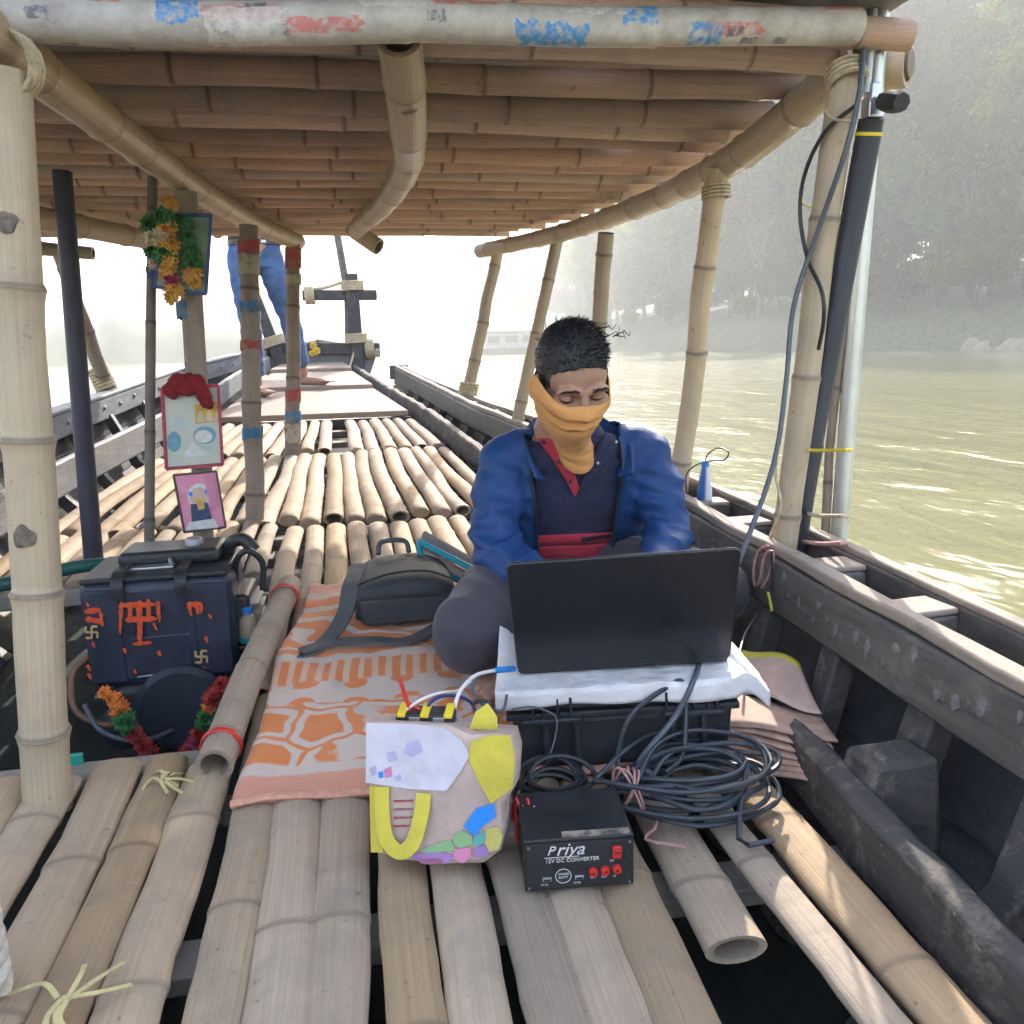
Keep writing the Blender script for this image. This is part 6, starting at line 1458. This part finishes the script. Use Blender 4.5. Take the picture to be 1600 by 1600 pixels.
# face gaiter: cloth tube over nose, jaw and neck
NT_, NR = 72, 34; rad = np.zeros((NR, NT_)); zz = np.zeros((NR, NT_))
for j in range(NR):
    t_ = j/(NR-1)
    for k in range(NT_):
        a = 2*PI*k/NT_; fr = max(0, -math.sin(a)); sd = abs(math.cos(a)); ztop = -.009*min(1, fr*1.25) + .012*max(0, (fr-.95)/.05) + .012*sd - .012*max(0, math.sin(a))
        if math.cos(a) < 0: ztop += .016*sd**2
        z = lerp(ztop, -.205-.022*fr, t_); zz[j,k] = z
        c = HM @ V(0, 0, z); o_ = HM @ V(.3*math.cos(a), .3*math.sin(a), z); dd = (c-o_).normalized(); h_ = bvh_body.ray_cast(o_, dd, .5)
        r_ = (.3*(1 - (h_[0]-o_).length/(c-o_).length)) if h_[0] is not None and (h_[0]-o_).length < .95*(c-o_).length else .03
        rad[j,k] = r_
rad0 = rad.copy()
for it in range(3):   # stretched cloth bridges hollows
    sm = rad.copy()
    for s in (1,2,3): sm = np.maximum(sm, (np.roll(rad, s, 1)+np.roll(rad, -s, 1))/2)
    rad = (sm + (np.roll(sm,1,1)+np.roll(sm,-1,1))/2)/2
rad = np.maximum(rad, rad0)
for j in range(1, NR):
    t_ = j/(NR-1); keep = .965 if t_ < .50 else .945
    if t_ > .35: rad[j] = np.maximum(rad[j], rad[j-1]*keep)
vs = []
for j in range(NR):
    t_ = j/(NR-1); low = max(0, (t_-.52)/.48)
    for k in range(NT_):
        a = 2*PI*k/NT_; fold = .0035*low*math.sin(a*3+zz[j,k]*170) + .003*low*math.sin(zz[j,k]*260+math.cos(a)*3) + .0016*noise.noise(V(a*2, zz[j,k]*40, 3)); r_ = rad[j,k] + .0045 + fold
        r_ = lerp(r_, .040, low**1.1*.92); vs.append(HM @ V(r_*math.cos(a) + .026*low, r_*math.sin(a) - .020*low, zz[j,k]) - SL)
mb = MB(); mb.add(vs, [(j*NT_+k, j*NT_+(k+1) % NT_, (j+1)*NT_+(k+1) % NT_, (j+1)*NT_+k) for j in range(NR-1) for k in range(NT_)])
o = mb.build('face_gaiter', 'gaiter_orange', man, angle=80); s_ = o.modifiers.new('s', 'SOLIDIFY'); s_.thickness = .0018; s_.offset = 1; o.modifiers.new('sub', 'SUBSURF').levels = 1
# shirt
SH = [((.470,1.975,.085),.165,.125), ((.472,1.955,.18),.165,.125), ((.476,1.915,.28),.170,.122), ((.480,1.868,.37),.176,.118), ((.482,1.832,.44),.165,.100), ((.480,1.806,.49),.115,.078), ((.472,1.786,.525),.075,.066), ((.468,1.778,.545),.064,.060)]
mb = MB(); loft(mb, SH, 40, .9); me = remeshed(mb, .007, 5, .5, 'shirt')
displace(me, lambda c: .004*noise.noise(V(c.x*16, c.y*16, c.z*30)))
bvh_sh = BVHTree.FromPolygons([v.co.copy() for v in me.vertices], [tuple(p.vertices) for p in me.polygons])
shirt = child(me, 'shirt', 'shirt_navy')
def on(bvh, px, py, off=.003):
    h_ = bvh.ray_cast(CAM, ray(px, py).normalized(), 6)
    return (h_[0] + h_[1]*off*(1 if h_[1].dot(CAM-h_[0]) > 0 else -1)) if h_[0] is not None else None
def patch(bvh, pl, pr, n, off, name, mat, parent, bulge=.0):
    """cloth strip lying on a surface between two pixel polylines"""
    vs = []
    def seq(poly, m): 
        L_ = len(poly)-1; return [(lerp(poly[int(min(q*L_, L_-1e-6))][0], poly[int(min(q*L_, L_-1e-6))+1][0], q*L_-int(min(q*L_, L_-1e-6))), lerp(poly[int(min(q*L_, L_-1e-6))][1], poly[int(min(q*L_, L_-1e-6))+1][1], q*L_-int(min(q*L_, L_-1e-6)))) for q in [i/m for i in range(m+1)]]
    A_, B_ = seq(pl, n), seq(pr, n); last = None; W = 6
    for (a, b) in zip(A_, B_):
        for w in range(W+1):
            p = on(bvh, lerp(a[0],b[0],w/W), lerp(a[1],b[1],w/W), off+bulge*math.sin(PI*w/W)); p = p if p is not None else last; last = p; vs.append((p or SL)-SL)
    mb = MB(); mb.add(vs, [(j*(W+1)+w, j*(W+1)+w+1, (j+1)*(W+1)+w+1, (j+1)*(W+1)+w) for j in range(n) for w in range(W)]); o = mb.build(name, mat, parent, angle=80); s_ = o.modifiers.new('s', 'SOLIDIFY'); s_.thickness = .004; s_.offset = 1; return o
patch(bvh_sh, [(826,836),(978,829)], [(826,850),(978,842)], 14, .004, 'red_stripe', 'shirt_red', shirt, .004)
patch(bvh_sh, [(826,853),(978,845)], [(826,880),(978,872)], 14, .004, 'red_stripe', 'shirt_red', shirt, .005)
patch(bvh_sh, [(906,836),(968,830)], [(906,841),(968,834)], 8, .0095, 'stripe_print', 'button', shirt)
pl = patch(bvh_sh, [(836,680),(862,716),(884,750),(897,776)], [(858,676),(880,712),(898,740),(905,762)], 14, .006, 'placket', 'shirt_red', shirt, .002)
for (x, y) in ((852,692),(872,720),(890,748)):
    p = on(bvh_sh, x, y, .012)
    if p: mb = MB(); mb.ball(p-SL, (.0045,.0045,.0045), 10, 8); mb.build('button', 'button', shirt)
patch(bvh_sh, [(946,668),(930,704),(912,742),(903,766)], [(974,682),(950,712),(926,744),(908,770)], 12, .006, 'collar_flap', 'shirt_navy', shirt, .003)
for (x, y) in ((956,694),(930,722)):
    p = on(bvh_sh, x, y, .013)
    if p: mb = MB(); mb.ball(p-SL, .0040, 10, 8); mb.build('button', 'steel', shirt)
# jacket
jm = MB()
loft(jm, [((.470,1.985,.080),.205,.150), ((.472,1.965,.14),.205,.152), ((.476,1.925,.26),.208,.148), ((.482,1.876,.36),.212,.140), ((.488,1.836,.435),.200,.118), ((.487,1.815,.480),.150,.095), ((.482,1.805,.510),.105,.080)], 40, .92)
for s in (-1, 1):
    sh = V(.490+s*.165,1.818,.455); limb(jm, [V(.487+s*.07,1.812,.482), V(.490+s*.125,1.815,.470), sh], [.062,.066,.064])
    el = V(.282,1.715,.275) if s < 0 else V(.680,1.715,.285); wr = V(.368,1.545,.232) if s < 0 else V(.566,1.525,.238)
    pts = curve_pts([sh, sh.lerp(el,.5)+V(s*.014,.004,0), el+V(s*.002,.006,0), el.lerp(wr,.5)+V(s*.006,0,-.004), wr], 4)
    limb(jm, pts, [lerp(.068,.055,i/8) if i < 8 else lerp(.060,.038,(i-8)/8) for i in range(len(pts))], 18)
me = remeshed(jm, .0065, 5, .5, 'jacket')
rgj = random.Random(6)
def fold(co):
    f = 0
    for s, el in ((-1, V(.282,1.715,.275)), (1, V(.680,1.715,.285))):
        if (co.x-.485)*s > .11:
            d = co-el; w = math.exp(-(d.length/.17)**2); f += .011*w*(.55-abs(math.sin(d.z*38 + d.y*25 + s*d.x*19 + 2.0*noise.noise(co*6)))**.7) + .004*w*math.sin(d.z*140+d.x*60+3*noise.noise(co*11))
            sh = V(.490+s*.165,1.818,.455); d2 = co-sh; f += .006*math.exp(-(d2.length/.11)**2)*math.sin(d2.x*s*64 - d2.z*52 + 2*noise.noise(co*8))
        else: f += .0035*math.sin(co.z*46 + s*co.x*32 + 2.5*noise.noise(co*6))*.5
    return f + .006*noise.noise(co*7) + .0015*noise.noise(co*18)
displace(me, fold)
bm = bmesh.new(); bm.from_mesh(me)
pLn = V(1,0,.12).normalized(); pLc = V(.374,1.7,.38); pRn = V(1,0,-.02).normalized(); pRc = V(.574,1.7,.38)
for c_, n_ in ((pLc,pLn), (pRc,pRn)): bmesh.ops.bisect_plane(bm, geom=bm.verts[:]+bm.edges[:]+bm.faces[:], plane_co=c_, plane_no=n_)
kill = []
for f in bm.faces:
    c = f.calc_center_median()
    if (c-pLc).dot(pLn) > 0 and (c-pRc).dot(pRn) < 0 and 1.60 < c.y < 1.90-.28*(c.z-.1) and .05 < c.z: kill.append(f)
    elif c.z > .492 and math.hypot((c.x-.482)/.105, (c.y-1.795)/.085) < 1 and c.z > .498: kill.append(f)
bmesh.ops.delete(bm, geom=kill, context='FACES'); bm.to_mesh(me); bm.free()
me.polygons.foreach_set('use_smooth', [True]*len(me.polygons))
bvh_j = BVHTree.FromPolygons([v.co.copy() for v in me.vertices], [tuple(p.vertices) for p in me.polygons])
jk = child(me, 'jacket', 'jacket_blue'); s_ = jk.modifiers.new('s', 'SOLIDIFY'); s_.thickness = .006; s_.offset = -1
# zip edges down both fronts
for (c_, n_) in ((pLc,pLn), (pRc,pRn)):
    pts = []
    for i in range(22):
        z = lerp(.13, .50, i/21); x = c_.x - (z-c_.z)*n_.z/n_.x; h_ = bvh_j.ray_cast(V(x + (-.004 if c_ is pLc else .004), 1.2, z), V(0,1,0), 1.0)
        if h_[0] is not None and h_[0].y > 1.62: pts.append(h_[0]-SL + V(.002 if c_ is pLc else -.002,-.001,0))
    if len(pts) > 3: mb = MB(); mb.tube(pts, .0042, 8); mb.build('zip_edge', 'zip_dark', jk)
# stand collar folded open round the neck
def collar(u, v):
    a = lerp(math.radians(-118), math.radians(118), u); x = math.sin(a); y = math.cos(a); open_ = abs(u-.5)*2
    r_ = lerp(.088, .106+.010*open_**2, v); z = .490 - .070*open_**2.2 + .068*(1-.8*open_**4)*v + .004*math.sin(u*22)*v
    return V(.480+x*r_*1.10, 1.800+y*r_*.86 - .035*open_**2 - .020*v*open_, z) - SL
mb = MB(); mb.grid(collar, 48, 8); o = mb.build('collar', 'jacket_blue', jk, angle=80); s_ = o.modifiers.new('s', 'SOLIDIFY'); s_.thickness = .010; s_.offset = 0; o.modifiers.new('sub', 'SUBSURF').levels = 1
# trousers
tm = MB(); loft(tm, [((.47,1.975,.062),.16,.13), ((.47,1.97,.12),.185,.15), ((.47,1.95,.20),.17,.13)], 30)
limb(tm, curve_pts([V(.40,1.95,.150), V(.29,1.74,.165), V(.188,1.520,.158)], 4), [lerp(.100,.082,i/8) for i in range(9)], 18); limb(tm, curve_pts([V(.188,1.520,.158), V(.29,1.575,.115), V(.44,1.612,.085)], 4), [lerp(.080,.050,i/8) for i in range(9)], 18)
limb(tm, curve_pts([V(.55,1.95,.150), V(.66,1.75,.175), V(.745,1.590,.180)], 4), [lerp(.100,.078,i/8) for i in range(9)], 18); limb(tm, curve_pts([V(.745,1.590,.180), V(.58,1.575,.115), V(.40,1.565,.088)], 4), [lerp(.078,.050,i/8) for i in range(9)], 18)
me = remeshed(tm, .0075, 5, .5, 'trousers')
displace(me, lambda c: .005*noise.noise(c*12)+.0024*math.sin(c.x*60+c.y*45+3*noise.noise(c*7)))
child(me, 'trousers', 'trouser_grey')

# ------------------------------------------------------------------ the man standing at the bow (legs seen under the roof edge)
F1, F2 = atY(402,606,5.75), atY(474,588,6.02)
F1.z = max(F1.z, .0); WP = V(-.64,5.86,deckz(5.8)+.04)
b2 = MB(); HM2 = Matrix.Translation((-.60,5.86,2.02)) @ Matrix.Rotation(math.radians(28), 4, 'Z') @ Matrix.Scale(.92, 4)
head_shapes(b2, HM2)
hipL, hipR = V(-.735,5.86,1.34), V(-.555,5.88,1.34)
an1 = V(F1.x, 5.75, deckz(5.75)+.03+.075); an2 = V(F2.x, 6.02, deckz(6.02)+.055+.075)
limb(b2, [(-.645,5.87,1.38), (-.645,5.88,1.55), (-.635,5.88,1.74), (-.615,5.88,1.86)], [.13,.13,.145,.06])
limb(b2, [hipL, (-.705,5.79,.92), an1], [.082,.055,.036]); limb(b2, [hipR, (-.455,5.90,.95), an2], [.082,.055,.036])
foot(b2, an1+V(0,0,-.035), an1+V(.10,-.20,-.058)); foot(b2, an2+V(0,0,-.035), an2+V(.20,-.12,-.058))
for s in (-1, 1):
    sh = V(-.635+s*.19,5.88,1.78); el = sh+V(s*.06,.05,-.26); wr = el+V(-s*.10,-.20,.05); limb(b2, [sh, el, wr], [.055,.042,.030]); b2.ball(wr+V(-s*.03,-.05,.01), (.030,.045,.022), 14, 10)
    for k in range(4): q = wr+V(-s*.045,-.075+.018*k,.012); limb(b2, [q, q+V(-s*.035,-.01,.004), q+V(-s*.06,.002,-.008)], [.009,.0085,.007], 8)
    q = wr+V(-s*.02,-.06,.03); limb(b2, [q, q+V(-s*.035,-.02,.02)], [.010,.008], 8)
me = remeshed(b2, .009, 3, .45, 'person'); me2h = me.copy(); me.transform(Matrix.Translation(-WP)); man2 = link('person', me, 'skin', loc=WP); tag(man2, 'barefoot man in blue jeans standing at the bow, seen from waist down', 'person')
jn = MB(); loft(jn, [((-.645,5.87,1.28),.165,.115), ((-.645,5.87,1.36),.172,.118), ((-.645,5.875,1.44),.165,.112)], 30)
limb(jn, [hipL, V(-.72,5.82,1.12), V(-.705,5.79,.92), an1.lerp(V(-.705,5.79,.92),.24)], [.098,.088,.072,.064], 18); limb(jn, [hipR, V(-.505,5.89,1.14), V(-.455,5.90,.95), an2.lerp(V(-.455,5.90,.95),.24)], [.098,.088,.072,.064], 18)
me = remeshed(jn, .010, 4, .5, 'jeans')
displace(me, lambda c: .004*noise.noise(c*9)+.003*math.sin(c.z*60+3*noise.noise(c*6)))
child(me, 'jeans', 'jeans', man2, WP)
tp = MB(); loft(tp, [((-.645,5.875,1.42),.172,.122), ((-.645,5.88,1.58),.165,.12), ((-.637,5.88,1.74),.185,.12), ((-.63,5.88,1.83),.13,.085), ((-.62,5.88,1.87),.07,.07)], 30)
for s in (-1, 1): limb(tp, [V(-.635+s*.13,5.88,1.79), V(-.635+s*.19,5.88,1.78), V(-.635+s*.235,5.90,1.58)], [.065,.068,.062], 16)
me = remeshed(tp, .010, 4, .5, 'shirt')
displace(me, lambda c: .006*noise.noise(c*10))
child(me, 'shirt', 'black_shirt', man2, WP)
mb = MB(); loft(mb, [((-.645,5.875,1.425),.176,.126), ((-.645,5.875,1.458),.176,.126)], 40); me = mb.mesh('belt'); child(me, 'belt', 'eye_dark', man2, WP)
for (a, b) in ((-1.95,-1.70), (-1.25,-1.05)):
    vs = [V(-.645+.1775*math.cos(q), 5.875+.1275*math.sin(q), z)-WP for z in (1.432,1.450) for q in (a, (a+b)/2, b)]; mb = MB(); mb.add(vs, [(0,1,4,3), (1,2,5,4)]); mb.build('belt_print', 'print_white', man2)
hair_from(me2h, HM2, mask, thick, 9, 800, 'hair', man2, WP, lambda p, rg: V(rg.gauss(0,.4), -.3, .3))

bpy.data.scenes.remove(TMP)
